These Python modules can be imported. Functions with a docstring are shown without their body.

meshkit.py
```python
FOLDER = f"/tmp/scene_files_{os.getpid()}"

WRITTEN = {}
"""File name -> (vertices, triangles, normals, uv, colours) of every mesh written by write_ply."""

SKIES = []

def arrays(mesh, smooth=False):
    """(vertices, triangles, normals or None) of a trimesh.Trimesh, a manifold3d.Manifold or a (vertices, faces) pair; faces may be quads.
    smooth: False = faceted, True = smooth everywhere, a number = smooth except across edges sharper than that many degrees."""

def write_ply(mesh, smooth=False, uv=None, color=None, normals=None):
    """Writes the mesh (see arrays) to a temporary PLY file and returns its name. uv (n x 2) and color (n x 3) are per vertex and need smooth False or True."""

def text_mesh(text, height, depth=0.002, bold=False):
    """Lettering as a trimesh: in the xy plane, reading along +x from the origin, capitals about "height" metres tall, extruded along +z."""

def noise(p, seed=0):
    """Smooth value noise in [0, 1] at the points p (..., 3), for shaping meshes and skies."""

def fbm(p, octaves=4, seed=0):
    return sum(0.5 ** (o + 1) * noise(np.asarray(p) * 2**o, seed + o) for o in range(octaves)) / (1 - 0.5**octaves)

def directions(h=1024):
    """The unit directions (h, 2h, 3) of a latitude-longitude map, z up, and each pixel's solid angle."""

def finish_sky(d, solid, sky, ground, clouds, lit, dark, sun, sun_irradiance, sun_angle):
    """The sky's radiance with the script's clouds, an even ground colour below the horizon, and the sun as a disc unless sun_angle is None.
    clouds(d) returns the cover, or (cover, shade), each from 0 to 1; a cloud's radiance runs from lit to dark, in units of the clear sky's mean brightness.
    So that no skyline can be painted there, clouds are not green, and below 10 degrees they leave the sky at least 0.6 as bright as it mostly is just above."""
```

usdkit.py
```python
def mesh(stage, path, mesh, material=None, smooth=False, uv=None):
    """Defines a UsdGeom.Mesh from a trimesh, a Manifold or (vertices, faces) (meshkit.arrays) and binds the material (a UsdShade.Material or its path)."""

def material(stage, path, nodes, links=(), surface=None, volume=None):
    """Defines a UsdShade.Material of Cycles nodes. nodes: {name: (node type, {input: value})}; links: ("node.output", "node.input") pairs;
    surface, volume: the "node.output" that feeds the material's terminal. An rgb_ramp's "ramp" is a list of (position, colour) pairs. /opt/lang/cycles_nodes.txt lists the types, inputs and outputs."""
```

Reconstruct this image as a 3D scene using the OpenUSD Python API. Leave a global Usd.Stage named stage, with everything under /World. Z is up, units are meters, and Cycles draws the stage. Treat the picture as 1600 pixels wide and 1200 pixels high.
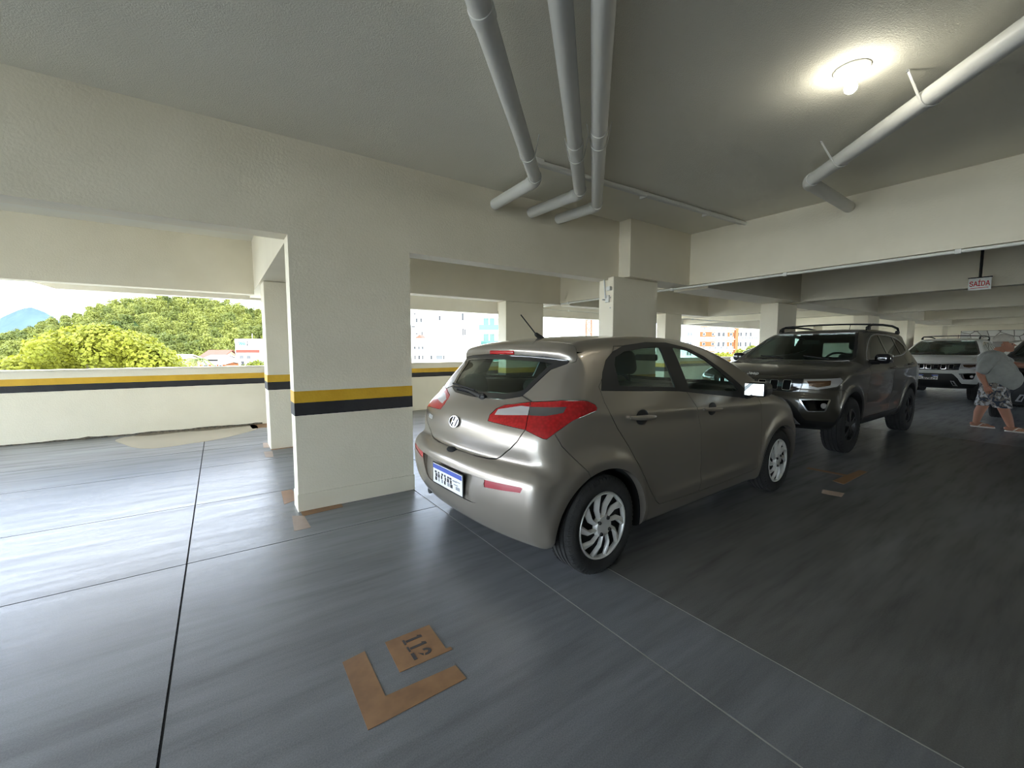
import math, random
import numpy as np, shapely, trimesh
import manifold3d as m3
from scipy.ndimage import gaussian_filter, gaussian_filter1d, map_coordinates, spline_filter
from scipy.interpolate import PchipInterpolator
from scipy.spatial import cKDTree, Voronoi
from pxr import Gf, Sdf, Usd, UsdGeom, UsdLux, UsdShade, Vt
import meshkit, usdkit

random.seed(7)
RNG = np.random.default_rng(7)
stage = Usd.Stage.CreateInMemory()
UsdGeom.SetStageUpAxis(stage, "Z")
UsdGeom.SetStageMetersPerUnit(stage, 1.0)
UsdGeom.Xform.Define(stage, "/World")

# ----------------------------------------------------------------- camera
EYE, YAW, PITCH, F_PX = (0.0, 0.0, 1.34), math.radians(34.9), math.atan(54 / 657), 657.0
fwd = np.array([math.sin(YAW) * math.cos(PITCH), math.cos(YAW) * math.cos(PITCH), -math.sin(PITCH)])
rgt = np.array([math.cos(YAW), -math.sin(YAW), 0.0])
upv = np.cross(rgt, fwd)
cam = UsdGeom.Camera.Define(stage, "/World/camera")
M = np.eye(4)
M[0, :3], M[1, :3], M[2, :3], M[3, :3] = rgt, upv, -fwd, EYE
cam.AddTransformOp().Set(Gf.Matrix4d(*M.ravel().tolist()))
cam.CreateHorizontalApertureAttr(36.0)
cam.CreateVerticalApertureAttr(27.0)
cam.CreateFocalLengthAttr(F_PX / 1600 * 36.0)
cam.CreateClippingRangeAttr(Gf.Vec2f(0.05, 5000))
cam.CreateFStopAttr(0.0)
cam.CreateExposureAttr(3.65)

# ----------------------------------------------------------------- sky and sun
SUN_AZ, SUN_EL = math.radians(216), math.radians(42)  # direction towards the sun, azimuth from +x towards +y
sun_dir = (math.cos(SUN_EL) * math.cos(SUN_AZ), math.cos(SUN_EL) * math.sin(SUN_AZ), math.sin(SUN_EL))
sky_mat = usdkit.material(
    stage, "/World/Looks/sky",
    {"tc": ("texture_coordinate", {}), "sky": ("sky_texture", {"sky_type": "hosek_wilkie", "sun_disc": False, "sun_direction": sun_dir, "turbidity": 2.6, "ground_albedo": 0.3}),
     "map": ("mapping", {"scale": (2.2, 2.2, 6.0)}), "n": ("noise_texture", {"scale": 1.6, "detail": 6.0, "roughness": 0.55}),
     "cr": ("rgb_ramp", {"ramp": [(0.38, (0, 0, 0)), (0.62, (1, 1, 1))]}), "bw": ("rgb_to_bw", {}), "sc": ("math", {"math_type": "multiply", "value2": 0.35}),
     "mul": ("mix", {"mix_type": "multiply", "fac": 1.0, "color2": (1.0, 1.0, 1.0)}),
     "mix": ("mix", {"color2": (1.0, 1.0, 1.02)}), "bg": ("background_shader", {"strength": 2.5})},
    [("tc.generated", "map.vector"), ("map.vector", "n.vector"), ("n.fac", "cr.fac"), ("cr.color", "bw.color"), ("bw.val", "sc.value1"), ("sc.value", "mix.fac"), ("sky.color", "mul.color1"), ("mul.color", "mix.color1"), ("mix.color", "bg.color")],
    surface="bg.background")
dome = UsdLux.DomeLight.Define(stage, "/World/sky")
dome.CreateIntensityAttr(1.0)
UsdShade.MaterialBindingAPI.Apply(dome.GetPrim()).Bind(sky_mat)
sun = UsdLux.DistantLight.Define(stage, "/World/sun")
sun.CreateAngleAttr(0.53)
sun.CreateIntensityAttr(36.0)
sun.CreateColorAttr(Gf.Vec3f(1.0, 0.93, 0.82))
sd = np.array(sun_dir)
sx = np.cross([0, 0, 1.0], sd)
sx /= np.linalg.norm(sx)
Ms = np.eye(4)
Ms[0, :3], Ms[1, :3], Ms[2, :3] = sx, np.cross(sd, sx), sd
sun.AddTransformOp().Set(Gf.Matrix4d(*Ms.ravel().tolist()))

# ----------------------------------------------------------------- helpers
COUNT = {}


def numbered(parent, name):
    k = COUNT.get((parent, name), 0)
    COUNT[(parent, name)] = k + 1
    return f"{parent}/{name}" + (f"_{k:03d}" if k else "")


def tag(prim, label=None, category=None, group=None, kind=None):
    for key, text in (("label", label), ("category", category), ("group", group), ("kind", kind)):
        if text:
            prim.SetCustomDataByKey(key, text)


def thing(name, label, category=None, loc=(0, 0, 0), rz=0.0, group=None, kind=None):
    path = numbered("/World", name)
    x = UsdGeom.Xform.Define(stage, path)
    x.AddTranslateOp().Set(Gf.Vec3d(*map(float, loc)))
    if rz:
        x.AddRotateZOp().Set(math.degrees(rz))
    tag(x.GetPrim(), label, category, group, kind)
    return path


def copy_of(src, name, label, loc, rz=0.0, group=None, category=None, scale=None):
    path = numbered("/World", name)
    x = UsdGeom.Xform.Define(stage, path)
    x.GetPrim().GetReferences().AddInternalReference(src)
    x.ClearXformOpOrder()
    x.AddTranslateOp().Set(Gf.Vec3d(*map(float, loc)))
    x.AddRotateZOp().Set(math.degrees(rz))
    if scale:
        x.AddScaleOp().Set(Gf.Vec3f(*map(float, scale)))
    x.GetPrim().SetInstanceable(True)
    tag(x.GetPrim(), label, category, group)
    return path


def part(name, mesh, mat, parent="/World", label=None, smooth=30, category=None, group=None, kind=None):
    path = numbered(parent, name)
    if isinstance(mesh, list):
        mesh = join(mesh)
    m = usdkit.mesh(stage, path, mesh, MAT[mat], smooth=smooth)
    tag(m.GetPrim(), label, category, group, kind)
    return path


def structure(name, mesh, mat, label, smooth=False):
    return part(name, mesh, mat, label=label, smooth=smooth, kind="structure")


def tri(mesh):
    """(vertices, triangles) of a Manifold, trimesh or pair."""
    v, f, _ = meshkit.arrays(mesh)
    return v, f


def join(meshes):
    vs, fs, n = [], [], 0
    for m in meshes:
        v, f = tri(m)
        vs.append(v)
        fs.append(f + n)
        n += len(v)
    return np.vstack(vs), np.vstack(fs)


def box(x0, x1, y0, y1, z0, z1):
    return m3.Manifold.cube((x1 - x0, y1 - y0, z1 - z0)).translate((x0, y0, z0))


def rbox(x0, x1, y0, y1, z0, z1, r, n=12):
    """A box with rounded edges: the hull of eight spheres."""
    r = min(r, (x1 - x0) / 2.01, (y1 - y0) / 2.01, (z1 - z0) / 2.01)
    s = m3.Manifold.sphere(r, n)
    return m3.Manifold.batch_hull([s.translate((x, y, z)) for x in (x0 + r, x1 - r) for y in (y0 + r, y1 - r) for z in (z0 + r, z1 - r)])


def tube(pts, r, n=16, closed=False, caps=True):
    """A round bar along the points; r may vary from point to point."""
    P = np.asarray(pts, float)
    rr = np.broadcast_to(np.asarray(r, float), (len(P),))
    t = np.roll(P, -1, 0) - np.roll(P, 1, 0)
    if not closed:
        t[0], t[-1] = P[1] - P[0], P[-1] - P[-2]
    t /= np.linalg.norm(t, axis=1, keepdims=True)
    u = np.cross(t[0], [0, 0, 1.0] if abs(t[0][2]) < 0.9 else [1.0, 0, 0])
    rings, a = [], np.linspace(0, 2 * np.pi, n, endpoint=False)
    for k in range(len(P)):
        u = u - t[k] * (u @ t[k])
        u /= np.linalg.norm(u)
        w = np.cross(t[k], u)
        rings.append(P[k] + rr[k] * (np.cos(a)[:, None] * u + np.sin(a)[:, None] * w))
    v, f = np.vstack(rings), []
    m = len(P)
    i = np.arange(n)
    j = (i + 1) % n
    for k in range(m if closed else m - 1):
        a0, b0 = k * n, ((k + 1) % m) * n
        f.append(np.stack([a0 + i, a0 + j, b0 + j], 1))
        f.append(np.stack([a0 + i, b0 + j, b0 + i], 1))
    if not closed and caps:
        v = np.vstack([v, P[0], P[-1]])
        c0, c1 = m * n, m * n + 1
        f.append(np.stack([np.full(n, c0), j, i], 1))
        f.append(np.stack([np.full(n, c1), (m - 1) * n + i, (m - 1) * n + j], 1))
    return v, np.vstack(f)


def lathe(prof, n=32, axis="z"):
    """Revolves (radius, height) points about an axis."""
    a = np.linspace(0, 2 * np.pi, n, endpoint=False)
    p = np.asarray(prof, float)
    v = np.stack([p[:, :1] * np.cos(a), p[:, :1] * np.sin(a), np.repeat(p[:, 1:2], n, 1)], -1).reshape(-1, 3)
    f = []
    i = np.arange(n)
    j = (i + 1) % n
    for k in range(len(p) - 1):
        f.append(np.stack([k * n + i, k * n + j, (k + 1) * n + j], 1))
        f.append(np.stack([k * n + i, (k + 1) * n + j, (k + 1) * n + i], 1))
    f = np.vstack(f)
    if axis == "y":
        v = v[:, [0, 2, 1]]
        f = f[:, ::-1]
    if axis == "x":
        v = v[:, [2, 0, 1]]
    return v, f


def moved(mesh, loc=(0, 0, 0), rz=0.0):
    v, f = tri(mesh)
    c, s = math.cos(rz), math.sin(rz)
    return v @ np.array([[c, s, 0], [-s, c, 0], [0, 0, 1.0]]) + np.asarray(loc, float), f


def poly_plate(pts, z0, z1):
    """A flat plate with the outline pts (x, y)."""
    p = np.asarray(pts, float)
    if np.sum(p[:, 0] * np.roll(p[:, 1], -1) - np.roll(p[:, 0], -1) * p[:, 1]) < 0:
        p = p[::-1]
    return m3.Manifold.extrude(m3.CrossSection([p]), z1 - z0).translate((0, 0, z0))


def basis(mesh, o, ex, ey, ez):
    """Puts a mesh drawn in its own axes at o with those axes along ex, ey, ez."""
    v, f = tri(mesh)
    E = np.array([ex, ey, ez], float)
    return np.asarray(o, float) + v @ E, (f if np.linalg.det(E) > 0 else f[:, ::-1])
# ----------------------------------------------------------------- materials
MAT = {}


def mat(name, base, rough=0.6, metal=0.0, spec=0.5, coat=0.0, **more):
    p = {"base_color": base, "roughness": rough, "metallic": metal, "specular_ior_level": spec, "coat_weight": coat, **more}
    MAT[name] = usdkit.material(stage, f"/World/Looks/{name}", {"p": ("principled_bsdf", p)}, surface="p.BSDF")


def noisy(name, lo, hi, scale, rough=(0.6, 0.7), bump=0.0, bump_scale=80.0, stretch=(1, 1, 1), detail=5.0, ramp=(0.35, 0.65), spec=0.5, coords="geometry.position", coat=0.0, dist=0.0, bump_dist=0.01):
    """A surface whose colour wanders between lo and hi."""
    node, out = coords.split(".")
    nodes = {"g": (node, {}), "m": ("mapping", {"scale": stretch}), "n": ("noise_texture", {"scale": scale, "detail": detail, "roughness": 0.6, "distortion": dist}),
             "r": ("rgb_ramp", {"ramp": [(ramp[0], lo), (ramp[1], hi)]}), "rr": ("map_range", {"to_min": rough[0], "to_max": rough[1]}),
             "p": ("principled_bsdf", {"specular_ior_level": spec, "coat_weight": coat})}
    links = [(f"g.{out}", "m.vector"), ("m.vector", "n.vector"), ("n.fac", "r.fac"), ("r.color", "p.base_color"), ("n.fac", "rr.value"), ("rr.result", "p.roughness")]
    if bump:
        nodes |= {"bn": ("noise_texture", {"scale": bump_scale, "detail": 3.0}), "b": ("bump", {"strength": bump, "distance": bump_dist})}
        links += [(f"g.{out}", "bn.vector"), ("bn.fac", "b.height"), ("b.normal", "p.normal")]
    MAT[name] = usdkit.material(stage, f"/World/Looks/{name}", nodes, links, surface="p.BSDF")


def glassy(name, tint, rough=0.0):
    """A pane: what is behind it, tinted, and reflections that grow towards grazing."""
    MAT[name] = usdkit.material(stage, f"/World/Looks/{name}", {"w": ("layer_weight", {"blend": 0.5}), "e": ("math", {"math_type": "power", "value2": 4.5}), "k": ("math", {"math_type": "multiply_add", "value2": 0.9, "value3": 0.04}),
                                "t": ("transparent_bsdf", {"color": tint}), "g": ("glossy_bsdf", {"color": (1, 1, 1), "roughness": rough}), "x": ("mix_closure", {})},
                                [("w.facing", "e.value1"), ("e.value", "k.value1"), ("k.value", "x.fac"), ("t.BSDF", "x.closure1"), ("g.BSDF", "x.closure2")], surface="x.closure")


noisy("wall_paint", (0.77, 0.705, 0.555), (0.83, 0.765, 0.615), 1.3, (0.55, 0.75), bump=0.35, bump_scale=55, detail=6, bump_dist=0.006)
noisy("ceiling_paint", (0.80, 0.765, 0.645), (0.85, 0.815, 0.695), 0.8, (0.7, 0.85), bump=0.55, bump_scale=130, bump_dist=0.006)
noisy("facade_paint", (0.70, 0.66, 0.58), (0.78, 0.74, 0.66), 0.9, (0.7, 0.85))
noisy("yellow_paint", (0.62, 0.36, 0.022), (0.70, 0.42, 0.03), 6, (0.4, 0.55), bump=0.2, bump_scale=60)
noisy("black_paint", (0.012, 0.012, 0.014), (0.022, 0.022, 0.024), 6, (0.4, 0.6), bump=0.2, bump_scale=60)
noisy("floor_mark", (0.20, 0.105, 0.048), (0.27, 0.145, 0.065), 9, (0.45, 0.6), spec=0.4)
noisy("floor_mark_faded", (0.30, 0.22, 0.165), (0.37, 0.28, 0.21), 9, (0.5, 0.65), spec=0.4)
mat("stencil_black", (0.035, 0.03, 0.03), 0.6)
mat("joint_dark", (0.02, 0.02, 0.022), 0.9)
mat("joint_light", (0.42, 0.41, 0.38), 0.8)
mat("puddle", (0.20, 0.17, 0.125), 0.08, spec=0.5)
mat("pipe_white", (0.74, 0.73, 0.68), 0.45)
mat("metal_gray", (0.45, 0.45, 0.46), 0.4, metal=0.7)
mat("strap", (0.70, 0.69, 0.65), 0.5)
mat("ceramic", (0.82, 0.81, 0.77), 0.35)
mat("sign_white", (0.85, 0.83, 0.80), 0.5)
mat("sign_red", (0.55, 0.01, 0.015), 0.5)
mat("rod_black", (0.015, 0.015, 0.015), 0.5)
mat("bulb_glow", (1, 1, 1), 0.4, emission_color=(1.0, 0.97, 0.84), emission_strength=10.0)
# floor: trowelled concrete, cloudy with streaks
def concrete(name, lo, mid, hi):
    MAT[name] = usdkit.material(
    stage, f"/World/Looks/{name}",
    {"g": ("geometry", {}), "m1": ("mapping", {"scale": (0.35, 1.0, 1.0)}), "n1": ("noise_texture", {"scale": 0.9, "detail": 7.0, "roughness": 0.62, "distortion": 0.6}),
     "m2": ("mapping", {"scale": (0.7, 6.0, 1.0)}), "n2": ("noise_texture", {"scale": 1.6, "detail": 6.0, "roughness": 0.6}),
     "n3": ("noise_texture", {"scale": 190.0, "detail": 3.0}),
     "r1": ("rgb_ramp", {"ramp": [(0.28, lo), (0.5, mid), (0.72, hi)]}),
     "r2": ("rgb_ramp", {"ramp": [(0.3, (0.88, 0.88, 0.88)), (0.7, (1.08, 1.08, 1.08))]}), "r3": ("rgb_ramp", {"ramp": [(0.3, (0.8, 0.8, 0.8)), (0.7, (1.15, 1.15, 1.15))]}),
     "x1": ("mix", {"mix_type": "multiply", "fac": 1.0}), "x2": ("mix", {"mix_type": "multiply", "fac": 1.0}),
     "rr": ("map_range", {"from_min": 0.3, "from_max": 0.7, "to_min": 0.27, "to_max": 0.40}), "b": ("bump", {"strength": 0.12, "distance": 0.004}), "p": ("principled_bsdf", {"specular_ior_level": 0.5})},
    [("g.position", "m1.vector"), ("m1.vector", "n1.vector"), ("g.position", "m2.vector"), ("m2.vector", "n2.vector"), ("g.position", "n3.vector"), ("n1.fac", "r1.fac"), ("n2.fac", "r2.fac"), ("n3.fac", "r3.fac"),
     ("r1.color", "x1.color1"), ("r2.color", "x1.color2"), ("x1.color", "x2.color1"), ("r3.color", "x2.color2"), ("x2.color", "p.base_color"), ("n2.fac", "rr.value"), ("rr.result", "p.roughness"), ("n3.fac", "b.height"), ("b.normal", "p.normal")],
    surface="p.BSDF")

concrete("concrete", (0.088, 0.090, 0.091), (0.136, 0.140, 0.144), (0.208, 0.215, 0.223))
concrete("concrete_bounce", (0.22, 0.22, 0.21), (0.29, 0.29, 0.28), (0.36, 0.36, 0.35))  # unseen end slab, made pale to bounce sunlight onto the ceiling
concrete("concrete_shaded", (0.066, 0.064, 0.058), (0.100, 0.098, 0.091), (0.155, 0.154, 0.148))  # near bay slab: shade painted in as a darker, browner tone
# cars
def paint(name, base, metal=0.5, rough=0.38):
    MAT[name] = usdkit.material(stage, f"/World/Looks/{name}", {"g": ("texture_coordinate", {}), "n": ("noise_texture", {"scale": 900.0, "detail": 1.0}), "r": ("rgb_ramp", {"ramp": [(0.3, tuple(0.9 * c for c in base)), (0.7, tuple(1.1 * c for c in base))]}),
                                "p": ("principled_bsdf", {"metallic": metal, "roughness": rough, "coat_weight": 1.0, "coat_roughness": 0.03})},
                                [("g.object", "n.vector"), ("n.fac", "r.fac"), ("r.color", "p.base_color")], surface="p.BSDF")


paint("paint_bronze", (0.34, 0.30, 0.255), 0.8, 0.33)
paint("paint_graphite", (0.075, 0.068, 0.055), 0.6, 0.35)
paint("paint_white", (0.72, 0.73, 0.71), 0.0, 0.4)
paint("paint_black", (0.012, 0.013, 0.016), 0.2, 0.35)
mat("gloss_black", (0.008, 0.008, 0.009), 0.08, coat=1.0)
mat("trim_black", (0.014, 0.014, 0.014), 0.5)
mat("liner_black", (0.008, 0.008, 0.008), 0.9)
mat("rubber_seal", (0.012, 0.012, 0.012), 0.7)
noisy("tire", (0.016, 0.016, 0.016), (0.028, 0.027, 0.026), 14, (0.75, 0.9), coords="texture_coordinate.object", bump=0.15, bump_scale=120)
mat("alloy", (0.62, 0.61, 0.58), 0.35, metal=0.25)
mat("dark_alloy", (0.03, 0.03, 0.03), 0.4, metal=0.5)
mat("steel_dark", (0.05, 0.05, 0.05), 0.5, metal=0.6)
mat("chrome", (0.55, 0.56, 0.57), 0.15, metal=1.0)
mat("badge_silver", (0.82, 0.82, 0.80), 0.3, metal=0.2)
mat("silver_plastic", (0.50, 0.51, 0.52), 0.35, metal=0.5)
mat("mirror", (0.92, 0.96, 0.95), 0.01, metal=1.0)
glassy("glass_green", (0.80, 0.90, 0.86))
glassy("glass_rear", (0.66, 0.76, 0.72))
glassy("glass_dark", (0.42, 0.46, 0.44))
MAT["lamp_red"] = usdkit.material(stage, "/World/Looks/lamp_red", {"g": ("texture_coordinate", {}), "v": ("voronoi_texture", {"scale": 55.0}), "r": ("rgb_ramp", {"ramp": [(0.0, (0.42, 0.008, 0.012)), (0.6, (0.30, 0.004, 0.006)), (1.0, (0.24, 0.003, 0.004))]}),
                                  "p": ("principled_bsdf", {"roughness": 0.25, "coat_weight": 1.0, "coat_roughness": 0.02})}, [("g.object", "v.vector"), ("v.distance", "r.fac"), ("r.color", "p.base_color")], surface="p.BSDF")
mat("lamp_red_plain", (0.40, 0.006, 0.010), 0.2, coat=1.0)
mat("reflector_red", (0.30, 0.008, 0.018), 0.25, coat=1.0)
mat("lamp_clear", (0.50, 0.48, 0.47), 0.2, metal=0.2, coat=1.0)
mat("lamp_smoke", (0.10, 0.095, 0.09), 0.12, metal=0.4, coat=1.0)
mat("lamp_amber", (0.10, 0.045, 0.018), 0.15, metal=0.3, coat=1.0)
mat("plate_white", (0.80, 0.80, 0.80), 0.35)
mat("plate_blue", (0.06, 0.10, 0.42), 0.35)
mat("plate_ink", (0.02, 0.02, 0.025), 0.5)
mat("plate_gray", (0.30, 0.31, 0.34), 0.5)
noisy("seat_fabric", (0.020, 0.020, 0.021), (0.034, 0.033, 0.033), 60, (0.85, 0.95), coords="texture_coordinate.object")
mat("dash_black", (0.016, 0.016, 0.017), 0.65)
# ----------------------------------------------------------------- car bodies
# A body is an implicit surface (side profile x widths x plan curvature, rounded where they meet); panels, glass and lamps are cut from its shell.
def smoothstep(t):
    t = np.clip(t, 0, 1)
    return t * t * (3 - 2 * t)


def spline_pts(pts, n=16):
    """Catmull-Rom through the points, closed; a point given as (x, z, 0) is a hard corner."""
    out, m = [], len(pts)
    for i in range(m):
        p0, p1, p2, p3 = (np.array(pts[(i + k) % m][:2], float) for k in (-1, 0, 1, 2))
        if len(pts[i]) > 2:
            p0 = p1 - (p2 - p1)
        if len(pts[(i + 1) % m]) > 2:
            p3 = p2 + (p2 - p1)
        d1, d2, d3 = (max(np.linalg.norm(b - a), 1e-6) ** 0.5 for a, b in ((p0, p1), (p1, p2), (p2, p3)))
        m1 = (p2 - p1) + d2 * ((p1 - p0) / d1 - (p2 - p0) / (d1 + d2))
        m2 = (p2 - p1) + d2 * ((p3 - p2) / d3 - (p3 - p1) / (d2 + d3))
        t = np.linspace(0, 1, n, endpoint=False)[:, None]
        out.append((2 * t**3 - 3 * t**2 + 1) * p1 + (t**3 - 2 * t**2 + t) * m1 + (-2 * t**3 + 3 * t**2) * p2 + (t**3 - t**2) * m2)
    return np.vstack(out)


class CarBody:
    def __init__(self, prof, widths, radii, rear=(0.10, 0.6, 1.0), front=(0.22, 1.6, 1.0), crown=0.045, taper=(0.06, 0.4, 1.0), flare=(), crease=(), zdark=0.75, smooth_r=9, taper2=0.0):
        self.taper2 = taper2
        self.rear, self.front, self.crown, self.taper, self.flare, self.crease, self.zdark = rear, front, crown, taper, flare, crease, zdark
        P = spline_pts(prof)
        self.P = P
        self.lo, self.hi = P.min(0) - 0.25, P.max(0) + 0.25
        h = self.h = 0.012
        nx, nz = (np.ceil((self.hi - self.lo) / h)).astype(int) + 1
        gx, gz = np.meshgrid(self.lo[0] + h * np.arange(nx), self.lo[1] + h * np.arange(nz), indexing="ij")
        g = np.stack([gx.ravel(), gz.ravel()], 1)
        seg = np.linalg.norm(np.roll(P, -1, 0) - P, axis=1)
        s = np.concatenate([[0], np.cumsum(seg)])
        k = int(s[-1] / 0.004)
        t = np.linspace(0, s[-1], k, endpoint=False)
        Pc = np.vstack([P, P[:1]])
        D = np.stack([np.interp(t, s, Pc[:, 0]), np.interp(t, s, Pc[:, 1])], 1)
        _, i = cKDTree(D).query(g)
        best = np.full(len(g), 9.0)
        for a, b in ((D[i], D[(i + 1) % k]), (D[i - 1], D[i])):
            e = b - a
            u = np.clip(((g - a) * e).sum(1) / (e * e).sum(1), 0, 1)
            best = np.minimum(best, np.linalg.norm(g - a - u[:, None] * e, axis=1))
        ins = shapely.contains_xy(shapely.Polygon(D), g[:, 0], g[:, 1])
        sd = np.where(ins, -best, best).reshape(nx, nz)
        rp = np.array([r[:2] for r in radii], float)
        _, j = cKDTree(rp).query(g)
        R = gaussian_filter(np.array([r[2] for r in radii], float)[j].reshape(nx, nz), smooth_r)
        self.sd = spline_filter(gaussian_filter(sd, 0.7), 3)
        self.R = R
        zz = np.linspace(-0.2, 2.2, 2401)
        wz, ww = np.array(widths, float).T
        self.W = gaussian_filter1d(PchipInterpolator(wz, ww, extrapolate=True)(np.clip(zz, wz[0], wz[-1])), 14)

    def F(self, x, y, z):
        s = np.abs(y)
        q = s / 0.8
        xe = x - self.rear[0] * q**2.4 * smoothstep((self.rear[1] - x) / self.rear[2]) + self.front[0] * q**2.2 * smoothstep((x - self.front[1]) / self.front[2])
        ze = z + self.crown * q**2 * smoothstep((z - self.zdark) / 0.3)
        c = np.stack([((xe - self.lo[0]) / self.h).ravel(), ((ze - self.lo[1]) / self.h).ravel()])
        a = map_coordinates(self.sd, c, order=3, prefilter=False, mode="nearest").reshape(np.shape(xe))
        R = map_coordinates(self.R, c, order=1, mode="nearest").reshape(np.shape(xe))
        w = np.interp(z, np.linspace(-0.2, 2.2, 2401), self.W)
        ta, t0, tl = self.taper
        w = w - np.clip((t0 - x) / tl, 0, 2) ** 2 * (ta + self.taper2 * smoothstep((z - 0.64) / 0.16))
        for fx, fz, fr, fa in self.flare:
            d = np.hypot(x - fx, (z - fz))
            w = w + fa * np.exp(-(((d - fr) / 0.05) ** 2)) * smoothstep((z - fz + 0.25) / 0.2)
        for x0, z0, x1, z1, am, hw in self.crease:
            zc = z0 + (z1 - z0) * (x - x0) / (x1 - x0)
            t = (z - zc) / hw
            w = w + am * np.exp(-np.abs(t) ** 1.6) * smoothstep((x - x0 + 0.2) / 0.4) * smoothstep((x1 - x + 0.2) / 0.4)
        b = (s - w) * 0.97
        return np.where((a > -R) & (b > -R), np.hypot(np.maximum(a + R, 0), np.maximum(b + R, 0)) - R, np.maximum(a, b))

    def grad(self, p, e=0.003):
        g = np.stack([self.F(*(p + np.eye(3)[k] * e).T) - self.F(*(p - np.eye(3)[k] * e).T) for k in range(3)], 1)
        return g / np.maximum(np.linalg.norm(g, axis=1, keepdims=True), 1e-9)

    def solid(self, h, off=0.0, ymax=0.98):
        lo = np.array([self.lo[0] + 0.15, -h * 1.5, self.lo[1] + 0.15])
        n = np.ceil((np.array([self.hi[0] - 0.15, ymax, self.hi[1] - 0.15]) - lo) / h).astype(int) + 1
        ax = [lo[k] + h * np.arange(n[k]) for k in range(3)]
        X, Y, Z = np.meshgrid(*ax, indexing="ij")
        V = self.F(X, Y, Z) + off
        full = np.concatenate([V[:, :1:-1], V[:, 2:]], 1)
        y0 = -(ax[1][-1])
        v, f = surface_nets(full, np.array([lo[0], y0, lo[2]]), h)
        for _ in range(2):
            d = self.F(*v.T) + off
            v = v - np.clip(d, -h, h)[:, None] * self.grad(v) * 0.9
        return manifold(v, f)


def surface_nets(V, origin, h):
    ins = V < 0
    n = np.array(V.shape)
    c = sum(ins[dx : n[0] - 1 + dx, dy : n[1] - 1 + dy, dz : n[2] - 1 + dz].astype(np.int8) for dx in (0, 1) for dy in (0, 1) for dz in (0, 1))
    act = np.argwhere((c > 0) & (c < 8))
    acc, cnt = np.zeros((len(act), 3)), np.zeros(len(act))
    corners = [np.array(q) for q in np.ndindex(2, 2, 2)]
    for a in corners:
        for k in range(3):
            if a[k] == 0:
                b = a.copy()
                b[k] = 1
                va, vb = V[tuple((act + a).T)], V[tuple((act + b).T)]
                m = (va < 0) != (vb < 0)
                t = np.where(m, va / np.where(m, va - vb, 1), 0)
                p = a + t[:, None] * (b - a)
                acc[m] += p[m]
                cnt[m] += 1
    v = origin + h * (act + acc / cnt[:, None])
    index = np.full(n - 1, -1)
    index[tuple(act.T)] = np.arange(len(act))
    faces = []
    for k in range(3):
        o = [0, 0, 0]
        o[k] = 1
        A = ins[: n[0] - o[0], : n[1] - o[1], : n[2] - o[2]]
        B = ins[o[0] :, o[1] :, o[2] :]
        e = np.argwhere(A != B)
        i, j = (k + 1) % 3, (k + 2) % 3
        e = e[(e[:, i] > 0) & (e[:, j] > 0) & (e[:, i] < n[i] - 1) & (e[:, j] < n[j] - 1)]
        di, dj = np.eye(3, dtype=int)[i], np.eye(3, dtype=int)[j]
        q = np.stack([index[tuple((e - a).T)] for a in (di + dj, dj, 0 * di, di)], 1)
        flip = ~A[tuple(e.T)]
        q[flip] = q[flip][:, ::-1]
        faces.append(q)
    q = np.vstack(faces)
    return v, np.vstack([q[:, [0, 1, 2]], q[:, [0, 2, 3]]])


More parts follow.
